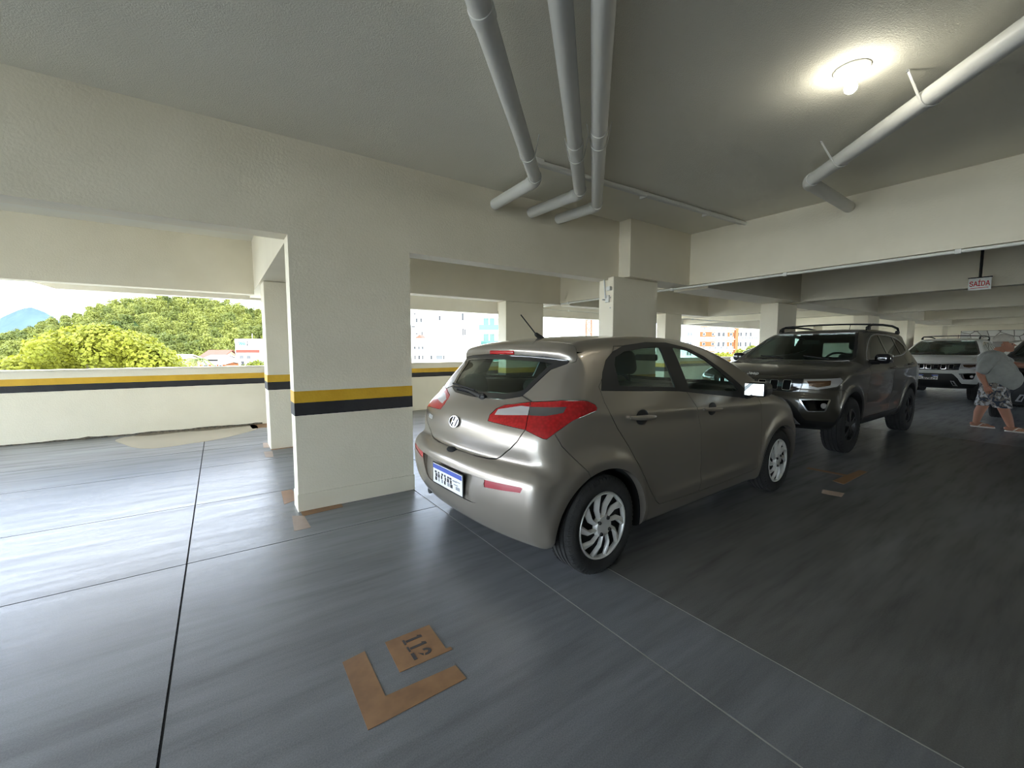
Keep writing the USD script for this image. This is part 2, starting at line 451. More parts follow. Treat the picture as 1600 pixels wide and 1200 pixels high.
def manifold(v, f):
    m = m3.Manifold(m3.Mesh(np.asarray(v, np.float32), np.asarray(f, np.uint32)))
    if m.is_empty() or m.volume() < 0:
        m = m3.Manifold(m3.Mesh(np.asarray(v, np.float32), np.asarray(f, np.uint32)[:, ::-1]))
    if m.is_empty():
        raise RuntimeError(f"not manifold: {m.status()}")
    return m


def poly_section(pts):
    p = np.asarray(pts, float)
    if np.sum(p[:, 0] * np.roll(p[:, 1], -1) - np.roll(p[:, 0], -1) * p[:, 1]) < 0:
        p = p[::-1]
    return m3.CrossSection([p])


def prism(cs, e1, e2, d, lo, hi):
    """A cross-section drawn on axes e1, e2 and swept along d from lo to hi."""
    if not isinstance(cs, m3.CrossSection):
        cs = poly_section(cs)
    m = m3.Manifold.extrude(cs, hi - lo)
    e1, e2, d = (np.asarray(a, float) for a in (e1, e2, d))
    T = np.stack([e1, e2, d, d * lo], 1)
    return m.transform(T)


def side_prism(cs, side, lo=0.3, hi=1.3):  # side -1 = the car's right, +1 = its left
    return prism(cs, (1, 0, 0), (0, 0, 1), (0, side, 0), lo, hi)


def rear_prism(cs, lo, hi):  # drawn in (y, z), swept along x
    return prism(cs, (0, 1, 0), (0, 0, 1), (1, 0, 0), lo, hi)


def top_prism(cs, lo, hi):
    return prism(cs, (1, 0, 0), (0, 1, 0), (0, 0, 1), lo, hi)


def cs_off(pts, d):
    cs = pts if isinstance(pts, m3.CrossSection) else poly_section(pts)
    return cs.offset(d, m3.JoinType.Round, 2.0, 24)


def box_m(c, s):
    return m3.Manifold.cube(tuple(s), True).translate(tuple(c))


def cyl_y(x, z, r, y0, y1, n=64, rz=None):
    m = m3.Manifold.cylinder(y1 - y0, r, r, n).rotate((-90, 0, 0)).translate((0, y0, 0))
    if rz:
        m = m.scale((1, 1, rz / r))
    return m.translate((x, 0, z))


def corner_normals(m, body):
    """(points, triangles, normals) of a piece cut from a body, each corner of its own: skin faces take the body's smooth normal."""
    v, f = tri(m)
    v = np.asarray(v, float)
    g = body.grad(v)
    fn = np.cross(v[f[:, 1]] - v[f[:, 0]], v[f[:, 2]] - v[f[:, 0]])
    fn /= np.maximum(np.linalg.norm(fn, axis=1, keepdims=True), 1e-12)
    gc = g[f]
    dot = (gc.mean(1) * fn).sum(1)
    n = np.repeat(fn[:, None], 3, 1)
    n[dot > 0.8] = gc[dot > 0.8]
    n[dot < -0.8] = -gc[dot < -0.8]
    return v[f].reshape(-1, 3), np.arange(len(f) * 3).reshape(-1, 3), n.reshape(-1, 3)


SKIN = {}


def skin(name, m, body, mat_, parent, label=None):
    """One body panel as a mesh with smooth normals; the geometry is kept so that another car can wear it."""
    if m.is_empty():
        return None
    key = id(m)
    if key not in SKIN:
        SKIN[key] = (m, *corner_normals(m, body))
    _, v, f, n = SKIN[key]
    path = numbered(parent, name)
    g = UsdGeom.Mesh.Define(stage, path)
    g.CreatePointsAttr(Vt.Vec3fArray.FromNumpy(v.astype(np.float32)))
    g.CreateFaceVertexCountsAttr(Vt.IntArray.FromNumpy(np.full(len(f), 3, np.int32)))
    g.CreateFaceVertexIndicesAttr(Vt.IntArray.FromNumpy(f.astype(np.int32).ravel()))
    g.CreateSubdivisionSchemeAttr("none")
    g.CreateNormalsAttr(Vt.Vec3fArray.FromNumpy(n.astype(np.float32)))
    g.SetNormalsInterpolation("vertex")
    UsdShade.MaterialBindingAPI.Apply(g.GetPrim()).Bind(MAT[mat_])
    tag(g.GetPrim(), label)
    return path


class Panels:
    """The shell of a body from which panels are cut one after another."""

    def __init__(self, body, shell):
        self.body, self.rest, self.cut_out = body, shell, []

    def cut(self, name, tool, mat_, gap=None, label=None):
        m = self.rest ^ tool
        self.rest = self.rest - (gap if gap is not None else tool)
        self.cut_out.append((name, m, mat_, label))
        return m

    def cut2(self, name, tools, mat_, label=None):
        """Cuts with tools = [(inner, outer)] where outer is a little larger, so that a dark joint remains."""
        return [self.cut(name, a, mat_, b, label) for a, b in tools]


def main_piece(m):
    """The largest of the pieces that a cut left."""
    return max(m.decompose(), key=lambda q: q.volume())


def mirrored(m):
    return m.mirror((0, 1, 0))


def wheel(_, R, rw, rr, __):
    """A tyre drawn about the y axis, outer face towards -y."""
    h = rw / 2
    prof = [(rr - 0.004, -h * 0.80), (rr + 0.006, -h * 0.97), (rr + 0.35 * (R - rr), -h * 1.05), (rr + 0.62 * (R - rr), -h * 1.02), (R - 0.022, -h * 0.93), (R - 0.006, -h * 0.80)]
    tread = []
    for k, y in enumerate((-0.62, -0.24, 0.14, 0.52)):
        tread += [(R - 0.001, (y - 0.06) * h), (R - 0.009, (y - 0.035) * h), (R - 0.009, (y + 0.055) * h), (R - 0.001, (y + 0.08) * h)]
    back = [(r, -y) for r, y in prof[::-1]]
    pts = prof + tread + back
    return lathe(pts, 72, axis="y")


def tread_blocks(R, rw, n=60):
    """Shallow cross cuts on the tyre's shoulder: small raised lugs."""
    h = rw / 2
    lug = m3.Manifold.hull_points(np.array([(x, y, z) for x in (-0.0085, 0.0085) for y, z in ((-h * 0.99, R - 0.030), (-h * 0.90, R - 0.012), (-h * 0.74, R - 0.0015), (-h * 0.74, R - 0.012), (-h * 0.9, R - 0.03))]))
    out = []
    for k in range(n):
        r = lug.rotate((0, 360.0 * k / n, 0))
        out += [r, r.mirror((0, 1, 0))]
    return join(out)


def seat(x, y, zb, headrest=True):
    """Cushion, backrest and headrest of a car seat facing +x."""
    c = rbox(x, x + 0.50, y - 0.24, y + 0.24, zb, zb + 0.17, 0.06, 16)
    b = rbox(-0.07, 0.07, -0.235, 0.235, 0, 0.60, 0.065, 16).rotate((0, -18, 0)).translate((x + 0.02, y, zb + 0.10))
    h = rbox(-0.05, 0.05, -0.125, 0.125, 0, 0.18, 0.048, 16).rotate((0, -14, 0)).translate((x - 0.20, y, zb + 0.735))
    p = [tube([(x - 0.175, y + s * 0.06, zb + 0.62), (x - 0.21, y + s * 0.06, zb + 0.80)], 0.006, 8) for s in (-1, 1)]
    return c, b, h, p
# ----------------------------------------------------------------- the parking deck
Z_CEIL, Y_W, YR = 2.98, 3.78, -18.0
# floor: a dark bed under slabs parted by saw-cut joints
floor = thing("floor", "grey trowelled concrete floor of the parking deck with thin straight joints", kind="structure")
part("slab_bed", box(-9, 27, YR, 8.9, -0.30, -0.006), "joint_dark", floor, smooth=False)
JX, GAP = [-4.6, -0.222, 1.478, 1.904, 27], 0.0045


def slab(x0, x1, y0, y1, m="concrete"):
    g = GAP
    part("floor_slab", box(x0 + g, x1 - g, y0 + g, y1 - g, -0.10, 0.0), m, floor, smooth=False)


for i in (0, 1):
    ys = [YR, 3.245, 4.46, 5.84, 6.87, 8.75] if i == 0 else [YR, 3.245, 4.46, 5.84, 6.87, 8.75]
    for y0, y1 in zip(ys, ys[1:]):
        slab(JX[i], JX[i + 1], y0, y1)
slab(JX[2], JX[3], YR, 8.75)
slab(-9, -4.6, YR, 8.75, "concrete_bounce")
slab(JX[3], 9.05, YR, 8.75, "concrete_shaded")
slab(9.05, JX[4], -6, 8.75)
for x in (1.478, 1.904):
    part("joint_filler", box(x - 0.0035, x + 0.0035, YR, 3.6, -0.05, -0.0012), "joint_light", floor, label="pale filled floor joint", smooth=False)

structure("ceiling", box(-9, 27, YR, 8.9, Z_CEIL, 3.25), "ceiling_paint", "off-white rendered concrete ceiling slab over the parking bays")


def stripes(parent, x0, x1, y0, y1, yellow=(0.905, 1.0), black=(0.80, 0.905), wrap=True):
    """Painted bands round a wall or column: two thin coats standing 2 mm proud."""
    e = 0.002
    for name, (a, b), m in (("yellow_band", yellow, "yellow_paint"), ("black_band", black, "black_paint")):
        part(name, box(x0 - e, x1 + e, y0 - e, y1 + e, a, b), m, parent, smooth=False)


# front wall: a deep beam on a wide pier
w = thing("wall_front", "thick white wall with a wide pier, yellow and black band and deep beam over two openings", kind="structure")
outline = [(-9, 2.98), (-9, 2.24), (0.490, 2.24), (0.490, 0.0), (1.487, 0.0), (1.487, 2.225), (4.33, 2.225), (4.33, 2.98)]
part("wall_body", prism([(a, b) for a, b in outline], (1, 0, 0), (0, 0, 1), (0, 1, 0), Y_W, Y_W + 0.20), "wall_paint", w, smooth=False)
stripes(w, 0.490, 1.487, Y_W, Y_W + 0.20)
part("skirt_render", rbox(0.483, 1.494, Y_W - 0.006, Y_W + 0.206, -0.01, 0.145, 0.004), "wall_paint", w, smooth=30)


def column(x0, x1, y0, y1, label, band=True, top=2.20):
    c = thing("column", label, kind="structure")
    part("shaft", rbox(x0, x1, y0, y1, -0.02, top + 0.02, 0.012), "wall_paint", c, smooth=30)
    if band:
        stripes(c, x0, x1, y0, y1)
    return c


column(0.525, 1.30, 6.43, 6.85, "white concrete column with a yellow and black band, behind the wide pier", top=2.214)
column(4.13, 5.02, 3.68, 3.93, "broad white column under the stepped beam corner, right behind the silver hatchback", top=2.241)
column(4.33, 5.21, 6.40, 6.66, "white column seen between the pier and the hatchback's roof aerial")
column(8.70, 9.50, 3.70, 4.02, "white column behind the windscreen of the dark grey off-roader")
column(9.02, 9.68, 6.36, 6.62, "white column beyond the hatchback roof, left of the orange apartment block")
column(13.75, 14.60, 3.70, 4.02, "slim-looking white column above the rear of the dark grey off-roader")
column(17.30, 18.10, 3.70, 4.02, "white column just left of the white off-roader's windscreen")
column(21.60, 22.40, 3.66, 3.98, "farthest white column, above the white off-roader's roof", top=2.20)
column(17.8, 18.6, 6.36, 6.62, "far white column of the second row near the open side")


def beam(x0, x1, y0, y1, z0, label):
    return structure("beam", box(x0, x1, y0, y1, z0, Z_CEIL + 0.01), "wall_paint", label)


beam(4.33, 5.635, 3.595, 3.99, 2.262, "stepped beam block over the broad column behind the hatchback")
beam(5.632, 5.84, YR, 8.71, 2.262, "long white cross beam running from the stepped block to the right of the photo")
beam(5.84, 8.95, 3.43, 3.99, 2.222, "white row beam behind the first cross beam, over the dark grey off-roader")
beam(8.94, 9.15, YR, 3.43, 2.222, "second white cross beam, behind the exit sign")
beam(9.15, 13.4, 3.43, 3.99, 2.222, "white row beam behind the second cross beam")
beam(13.35, 13.55, YR, 8.71, 2.222, "third white cross beam towards the back of the deck")
beam(13.55, 21.6, 3.43, 3.99, 2.222, "farthest white row beam over the slim columns")
beam(17.75, 17.95, YR, 3.43, 2.222, "fourth white cross beam towards the back of the deck")
beam(21.55, 21.75, YR, 8.71, 2.18, "last white cross beam before the stone wall")
beam(-9, 0.50, 7.65, 7.86, 2.185, "white beam across the left opening, above the hill")
beam(0.50, 0.92, 3.98, 8.71, 2.235, "white beam from the pier back to the banded column")
beam(1.9, 5.64, 6.40, 6.66, 2.222, "white beam across the middle opening, above the white buildings")
beam(5.84, 10.87, 6.36, 6.62, 2.222, "white beam of the second row, above the hatchback roof")
beam(10.87, 11.07, 3.99, 8.71, 2.222, "short white beam above the orange apartment block")
# open side: parapet below, facade lintel above
w = thing("wall_back", "low white parapet with a yellow and black band along the open side, hill and houses beyond", kind="structure")
part("parapet", box(-9, 27, 8.75, 8.90, -0.3, 1.035), "wall_paint", w, smooth=False)
part("parapet_cap", rbox(-9, 27, 8.735, 8.92, 1.025, 1.05, 0.006), "wall_paint", w, smooth=30)
part("yellow_band", box(-9, 27, 8.747, 8.80, 0.832, 0.925), "yellow_paint", w, smooth=False)
part("black_band", box(-9, 27, 8.746, 8.80, 0.736, 0.832), "black_paint", w, smooth=False)
structure("lintel", prism([(-2.15, 2.99), (-2.15, 2.30), (-1.86, 2.205), (27, 2.20), (27, 2.99)], (1, 0, 0), (0, 0, 1), (0, 1, 0), 8.70, 8.90), "facade_paint", "cream facade lintel along the top of the open side")
structure("wall_rear", box(-9, 11.2, YR - 0.2, YR, -0.3, 3.0) + box(11.0, 11.2, YR, -6.0, -0.3, 3.0) + box(11.0, 13, -6.2, -6.0, -0.3, 1.035) + box(23, 27, -6.2, -6.0, -0.3, 1.035), "wall_paint", "white wall closing the deck behind the camera, with a wide opening added at its far end to let daylight in")  # unseen; set far back to stay dark, far opening added for daylight
w = thing("wall_left", "open left end of the deck with a low kerb", kind="structure")
part("kerb", box(-9.15, -9.0, -5.0, 8.9, -0.3, 0.14), "wall_paint", w, smooth=False)  # unseen kerb, kept low so sunlight bounces up to the ceiling
part("wall_body", box(-9.15, -9.0, YR, -5.0, -0.3, 2.98), "wall_paint", w, smooth=False)

# far end: plain wall and a crazy-paved stone face
X_R = 24.0
structure("wall_right", box(X_R, X_R + 0.25, YR, 8.9, -0.3, 2.99), "wall_paint", "plain pale wall closing the far end of the deck")
stone = thing("stone_cladding", "white irregular stone facing with dark joints on the far end wall, behind the man's cap", "stone wall")
mat("mortar", (0.24, 0.23, 0.21), 0.9)
noisy("stone_white", (0.62, 0.61, 0.57), (0.76, 0.75, 0.70), 2.5, (0.7, 0.85), bump=0.5, bump_scale=14)
noisy("stone_gray", (0.50, 0.49, 0.46), (0.64, 0.63, 0.59), 2.5, (0.7, 0.85), bump=0.5, bump_scale=14)
y0, y1, z0, z1 = -0.6, 3.55, 0.0, 2.06
part("mortar_bed", box(X_R - 0.03, X_R - 0.001, y0, y1, z0, z1), "mortar", stone, smooth=False)
rs = np.random.default_rng(3)
gy, gz = np.meshgrid(np.arange(y0 - 0.6, y1 + 0.9, 0.31), np.arange(z0 - 0.6, z1 + 0.9, 0.25), indexing="ij")
seeds = np.stack([gy.ravel(), gz.ravel()], 1) + rs.uniform(-0.13, 0.13, (gy.size, 2))
vor = Voronoi(seeds)
frame = shapely.box(y0, z0, y1, z1)
for k, reg in enumerate(vor.point_region):
    idx = vor.regions[reg]
    if not idx or -1 in idx:
        continue
    cell = shapely.Polygon(vor.vertices[idx]).intersection(frame).buffer(-0.009)
    if cell.is_empty or cell.area < 0.012 or cell.geom_type != "Polygon":
        continue
    c = np.array(cell.exterior.coords)[:-1]
    d = 0.04 + 0.02 * rs.random()
    inner = np.array(cell.centroid.coords[0]) + (c - np.array(cell.centroid.coords[0])) * 0.94
    pts = np.vstack([np.column_stack([np.full(len(c), X_R - 0.02), c]), np.column_stack([np.full(len(c), X_R - d + 0.012), c]), np.column_stack([np.full(len(c), X_R - d - 0.006), inner])])
    part("stone", m3.Manifold.hull_points(pts), "stone_white" if rs.random() < 0.75 else "stone_gray", stone, smooth=False)
# ----------------------------------------------------------------- painted floor marks, puddle
def floor_mark(name, polys, mat_, label, category, z=0.0016, group=None):
    t = [poly_plate(p, 0.0003, z) for p in polys]
    m = t[0]
    for o in t[1:]:
        m = m + o
    return part(name, m, mat_, label=label, category=category, smooth=False, group=group)


floor_mark("bay_corner_mark", [[(0.376, 1.812), (0.474, 1.826), (0.470, 1.532), (0.767, 1.520), (0.770, 1.430), (0.372, 1.421)]], "floor_mark", "brown painted L-shaped bay corner beside the number 112 square", "floor marking")
num = thing("bay_number", "faded brown floor square stencilled with the number 112", "floor marking")
part("number_square", poly_plate([(0.566, 1.830), (0.783, 1.829), (0.778, 1.634), (0.80, 1.632), (0.80, 1.612), (0.558, 1.616)], 0.0003, 0.0016), "floor_mark", num, smooth=False)


def text_on(parent, name, s, h, origin, ex, ey, mat_, depth=0.0012, label=None, bold=True, width=None):
    t = meshkit.text_mesh(s, h, depth, bold)
    v, f = tri(t)
    v = v - np.array([v[:, 0].mean() * 0 + (v[:, 0].min() + v[:, 0].max()) / 2, h / 2, 0])
    if width:
        v = v * np.array([width / (v[:, 0].max() - v[:, 0].min()), 1, 1])
    ex, ey = np.asarray(ex, float), np.asarray(ey, float)
    return part(name, basis((v, f), origin, ex, ey, np.cross(ex, ey)), mat_, parent, label=label, smooth=False)


def stencil_digit(shape):
    return [np.array(p, float) for p in shape]


# stencil figures with their bridges, reading along -y with tops towards +x
def put_digit(polys, y_mid, h=0.088, wd=0.046, x_base=0.634):
    for p in polys:
        q = [(x_base + b * h, y_mid - a * wd) for a, b in p]
        part("digit", poly_plate(q, 0.0014, 0.0024), "stencil_black", num, smooth=False)


ONE = [[(0.30, 0.13), (0.30, 1.0), (0.62, 1.0), (0.62, 0.13)], [(0.1, 0.78), (0.27, 0.98), (0.27, 0.80)], [(0.08, 0.0), (0.08, 0.10), (0.84, 0.10), (0.84, 0.0)]]
a = np.linspace(0, 1, 9)
arc_o = [(0.5 + 0.48 * math.cos(t), 0.70 + 0.30 * math.sin(t)) for t in np.linspace(math.radians(195), math.radians(-25), 12)]
arc_i = [(0.5 + 0.20 * math.cos(t), 0.70 + 0.14 * math.sin(t)) for t in np.linspace(math.radians(-25), math.radians(195), 12)]
TWO = [arc_o + arc_i, [(0.90, 0.52), (0.62, 0.56), (0.20, 0.24), (0.02, 0.24)], [(0.02, 0.0), (0.02, 0.17), (1.0, 0.17), (1.0, 0.0)]]
for dg, ym in ((ONE, 1.798), (ONE, 1.744), (TWO, 1.692)):
    put_digit(dg, ym)

floor_mark("bay_corner_mark", [[(5.05, 1.465), (5.10, 1.575), (5.80, 1.55), (5.79, 1.475)], [(5.40, 1.55), (5.47, 1.55), (5.46, 1.92), (5.38, 1.92)]], "floor_mark", "brown painted bay corner between the hatchback's front wheel and the dark off-roader", "floor marking")
floor_mark("bay_number_patch", [[(4.57, 1.49), (4.70, 1.525), (4.74, 1.365), (4.60, 1.345)]], "floor_mark_faded", "pale worn bay number patch near the hatchback's front wheel", "floor marking")
floor_mark("bay_patch", [[(0.41, 4.04), (0.43, 4.44), (0.52, 4.44), (0.54, 4.12)]], "floor_mark", "orange-brown painted patch at the left foot of the wide pier", "floor marking")
floor_mark("bay_patch", [[(0.40, 3.39), (0.43, 3.72), (0.51, 3.67), (0.515, 3.39)]], "floor_mark_faded", "faded pinkish patch on the floor in front of the wide pier", "floor marking")
floor_mark("bay_patch", [[(0.50, 3.66), (0.50, 3.775), (0.82, 3.775), (0.815, 3.69)]], "floor_mark", "orange-brown strip along the front foot of the wide pier", "floor marking")
floor_mark("bay_patch", [[(0.45, 6.57), (0.47, 6.94), (0.522, 6.92), (0.522, 6.56)]], "floor_mark_faded", "faded patch at the left foot of the banded column", "floor marking")
floor_mark("bay_patch", [[(0.427, 5.97), (0.432, 6.32), (0.53, 6.29), (0.51, 5.94)]], "floor_mark_faded", "faded patch in front of the banded column", "floor marking")
floor_mark("bay_patch", [[(0.52, 6.36), (0.52, 6.425), (1.0, 6.425), (1.0, 6.38)]], "floor_mark", "orange-brown strip along the front foot of the banded column", "floor marking")
floor_mark("bay_patch", [[(0.42, 8.30), (0.40, 8.74), (0.70, 8.74), (0.67, 8.32)]], "floor_mark", "orange-brown patch at the foot of the parapet beside the puddle", "floor marking")
P = [(-1.306, 8.388), (-1.15, 7.95), (-1.009, 7.62), (-0.84, 7.42), (-0.669, 7.386), (-0.40, 7.47), (-0.126, 7.564), (0.309, 7.963), (0.487, 8.241), (0.50, 8.55), (0.44, 8.745), (-1.0, 8.745), (-1.22, 8.62)]
pc = spline_pts(P, 6)
floor_mark("puddle", [pc], "puddle", "shallow brownish puddle on the floor at the foot of the parapet", "puddle")
noisy("mould_dark", (0.05, 0.045, 0.035), (0.16, 0.13, 0.09), 30, (0.8, 0.9))
xs = np.linspace(-3.2, 0.6, 70)
hh = 0.012 + 0.03 * meshkit.fbm(np.stack([xs * 6, xs * 0, xs * 0], 1), 3, 5)
hh *= np.clip((xs + 3.4) / 1.6, 0.25, 1)
part("mould_line", prism([(-3.2, 0.0)] + [(a_, b_) for a_, b_ in zip(xs, hh)] + [(0.6, 0.0)], (1, 0, 0), (0, 0, 1), (0, 1, 0), 8.742, 8.752), "mould_dark", label="dark ragged mould line along the foot of the parapet above the puddle", category="stain", smooth=False)

# ----------------------------------------------------------------- pipes under the ceiling
def bend(p0, p1, p2, r):
    """Points rounding the corner p1 between p0 and p2."""
    p0, p1, p2 = (np.asarray(p, float) for p in (p0, p1, p2))
    a, b = p1 + (p0 - p1) / np.linalg.norm(p0 - p1) * r, p1 + (p2 - p1) / np.linalg.norm(p2 - p1) * r
    t = np.linspace(0, 1, 7)[:, None]
    return (1 - t) ** 2 * a + 2 * t * (1 - t) * p1 + t**2 * b


def ring(c, d, r, w):
    c, d = np.asarray(c, float), np.asarray(d, float)
    d = d / np.linalg.norm(d)
    return tube([c - d * w / 2, c - d * w / 2 * 0.96, c + d * w / 2 * 0.96, c + d * w / 2], [r * 0.98, r, r, r * 0.98], 24)


def drain_pipe(wall_pt, elbow, far, r, label, joints=(), straps=()):
    t = thing("drain_pipe", label, "pipe", group=None)
    A, E, F = (np.asarray(p, float) for p in (wall_pt, elbow, far))
    part("stub", tube([A, E + (A - E) / np.linalg.norm(A - E) * 0.07], r, 24), "pipe_white", t)
    part("elbow", tube(np.vstack([bend(A, E, F, 0.085)]), r * 1.10, 24), "pipe_white", t)
    part("run", tube([E + (F - E) / np.linalg.norm(F - E) * 0.07, F], r, 24), "pipe_white", t)
    for s in joints:
        part("socket", ring(E + (F - E) * s, F - E, r * 1.10, 0.075), "pipe_white", t)
    for s in straps:
        c = E + (F - E) * s
        d = (F - E) / np.linalg.norm(F - E)
        n = np.array([-d[1], d[0], 0])
        pts = [c + n * (r + 0.035) + [0, 0, Z_CEIL - c[2]]] + [c + (n * math.cos(q) - np.array([0, 0, 1.0]) * math.sin(q)) * (r + 0.004) for q in np.linspace(0.1, math.pi - 0.1, 9)] + [c - n * (r + 0.035) + [0, 0, Z_CEIL - c[2]]]
        part("hanger", tube(pts, 0.0035, 8), "strap", t)
    return t


R_P = 0.055
drain_pipe((2.42, 3.79, 2.833), (2.385, 3.05, 2.835), (-0.35, 0.36, 2.86), R_P, "white drain pipe under the ceiling, leftmost of the three side by side", joints=(0.49,), straps=(0.13,))
drain_pipe((2.89, 3.79, 2.833), (2.925, 3.05, 2.835), (-0.40, -0.14, 2.86), R_P, "white drain pipe under the ceiling, middle one of three side by side", joints=(0.21,), straps=(0.17,))
drain_pipe((3.285, 3.79, 2.833), (3.33, 3.22, 2.835), (-0.30, -0.33, 2.86), R_P, "white drain pipe under the ceiling, rightmost of the three side by side", joints=(0.30,), straps=(0.27,))
t = thing("ceiling_conduit", "thin white conduit along the ceiling behind the three drain pipes", "conduit")
part("tube", tube([(2.36, 2.975, 2.953), (5.632, 2.84, 2.953)], 0.023, 16), "pipe_white", t)
part("tube", tube([(2.36, 3.03, 2.962), (5.632, 2.895, 2.962)], 0.015, 12), "pipe_white", t)
part("end_fitting", rbox(2.30, 2.40, 2.94, 3.05, 2.93, 2.985, 0.012), "pipe_white", t)
for x in (3.75, 4.85):
    part("clip", rbox(x - 0.012, x + 0.012, 2.90 - (x - 3.75) * 0.04, 3.0 - (x - 3.75) * 0.04, 2.925, 2.985, 0.004), "pipe_white", t)

# the single pipe on the right with its straps
t = thing("drain_pipe", "single white drain pipe hung from perforated straps, right of the ceiling lamp", "pipe")
A, E_, F_ = np.array([5.622, 1.745, 2.86]), np.array([4.42, 1.685, 2.835]), np.array([1.9, -0.95, 2.80])
part("stub", tube([A, E_ + (A - E_) / np.linalg.norm(A - E_) * 0.07], 0.055, 24), "pipe_white", t)
part("elbow", tube(bend(A, E_, F_, 0.085), 0.061, 24), "pipe_white", t)
part("run", tube([E_ + (F_ - E_) / np.linalg.norm(F_ - E_) * 0.07, F_], 0.055, 24), "pipe_white", t)
d = (F_ - E_) / np.linalg.norm(F_ - E_)
for s, spread in ((0.13, 0.15), (0.365, 0.13)):
    c = E_ + (F_ - E_) * s
    n = np.array([-d[1], d[0], 0])
    prof = [c + n * spread + [0, 0, Z_CEIL - 0.003 - c[2]]] + [c + (n * math.cos(q) - np.array([0, 0, 1.0]) * math.sin(q)) * 0.060 for q in np.linspace(0.15, math.pi - 0.15, 13)] + [c - n * spread + [0, 0, Z_CEIL - 0.003 - c[2]]]
    prof = np.array(prof)
    dense = np.vstack([prof[0] + (prof[1] - prof[0]) * k / 8 for k in range(8)] + [prof[1:-2]] + [prof[-2] + (prof[-1] - prof[-2]) * k / 8 for k in range(9)])
    vv, ff = [], []
    for k, p in enumerate(dense):
        vv += [p - d * 0.009, p + d * 0.009]
    vv = np.array(vv)
    up_ = np.repeat(np.array([[0.0, 0.0, 0.0]]), len(vv), 0)
    for k in range(len(dense) - 1):
        ff += [(2 * k, 2 * k + 1, 2 * k + 3), (2 * k, 2 * k + 3, 2 * k + 2)]
    nrm = trimesh.Trimesh(vv, ff, process=False).vertex_normals * 0.0018
    n0 = len(vv)
    f0_ = np.array(ff)
    rim = [(2 * k, 2 * k + 2) for k in range(len(dense) - 1)] + [(2 * k + 3, 2 * k + 1) for k in range(len(dense) - 1)]
    side = []
    for a_, b_ in rim:
        side += [(a_, b_, b_ + n0), (a_, b_ + n0, a_ + n0)]
    part("strap", (np.vstack([vv - nrm, vv + nrm]), np.vstack([f0_[:, ::-1], f0_ + n0, side])), "strap", t, smooth=False)
    for sgn in (1, -1):
        b_ = c + n * spread * sgn
        part("strap_bolt", m3.Manifold.cylinder(0.012, 0.008, 0.008, 10).translate((b_[0], b_[1], Z_CEIL - 0.0125)), "metal_gray", t)

# conduits under the beams
def conduit(pts, r, label, clips):
    t = thing("beam_conduit", label, "conduit")
    part("tube", tube(pts, r, 12), "pipe_white", t)
    for c in clips:
        part("clip", rbox(c[0] - 0.022, c[0] + 0.022, c[1] - 0.022, c[1] + 0.022, c[2] - 0.022, c[2] + 0.024, 0.004), "pipe_white", t)


conduit([(5.665, -3.0, 2.243), (5.665, 5.0, 2.243), (5.665, 7.2, 2.243)], 0.016, "thin white conduit under the first cross beam, running to the right edge of the photo", [(5.665, y, 2.243) for y in (0.9, 2.35, 3.9, 5.3, 6.2)])
conduit([(5.70, 7.2, 2.243), (5.70, 7.2, 2.243 - 0.001), (5.86, 7.12, 2.205), (13.3, 7.05, 2.205)], 0.012, "thin grey conduit along the open side under the far lintel", [(x, 7.08, 2.205) for x in (6.5, 8.2, 10.0, 11.3, 12.2)])

# lamp on the ceiling
def ceiling_lamp(x, y, label):
    lp = thing("ceiling_lamp", label, "lamp", (x, y, Z_CEIL))
    part("base_plate", lathe([(0, 0.0), (0.088, 0.0), (0.09, -0.006), (0.084, -0.011), (0.055, -0.016), (0, -0.016)], 40), "ceramic", lp)
    part("socket", lathe([(0.040, -0.012), (0.034, -0.03), (0.025, -0.052), (0.023, -0.062), (0, -0.062)], 32), "ceramic", lp)
    part("bulb", lathe([(0.0, -0.060), (0.013, -0.060), (0.018, -0.070), (0.030, -0.088), (0.033, -0.103), (0.030, -0.119), (0.018, -0.132), (0.0, -0.136)], 32), "bulb_glow", lp, smooth=True)


ceiling_lamp(3.13, 1.0, "lit bare bulb in a white round ceiling holder, right of the pipes")

# exit sign
sg = thing("exit_sign", "small white hanging sign reading SAÍDA in red, on a black rod", "sign", (8.72, 1.15, 0))
part("rod", m3.Manifold.cylinder(2.98 - 2.33, 0.016, 0.016, 12).translate((0, 0, 2.33)), "rod_black", sg)
part("hanger_bar", rbox(-0.012, 0.012, -0.115, 0.115, 2.328, 2.342, 0.004), "rod_black", sg)
part("panel", rbox(-0.006, 0.006, -0.11, 0.11, 2.165, 2.335, 0.003), "sign_white", sg, smooth=30)
text_on(sg, "lettering", "SAÍDA", 0.066, (-0.0062, 0, 2.252), (0, -1, 0), (0, 0, 1), "sign_red", width=0.195)
part("underline", box(-0.0075, -0.006, -0.085, 0.085, 2.190, 2.197), "sign_red", sg, smooth=False)

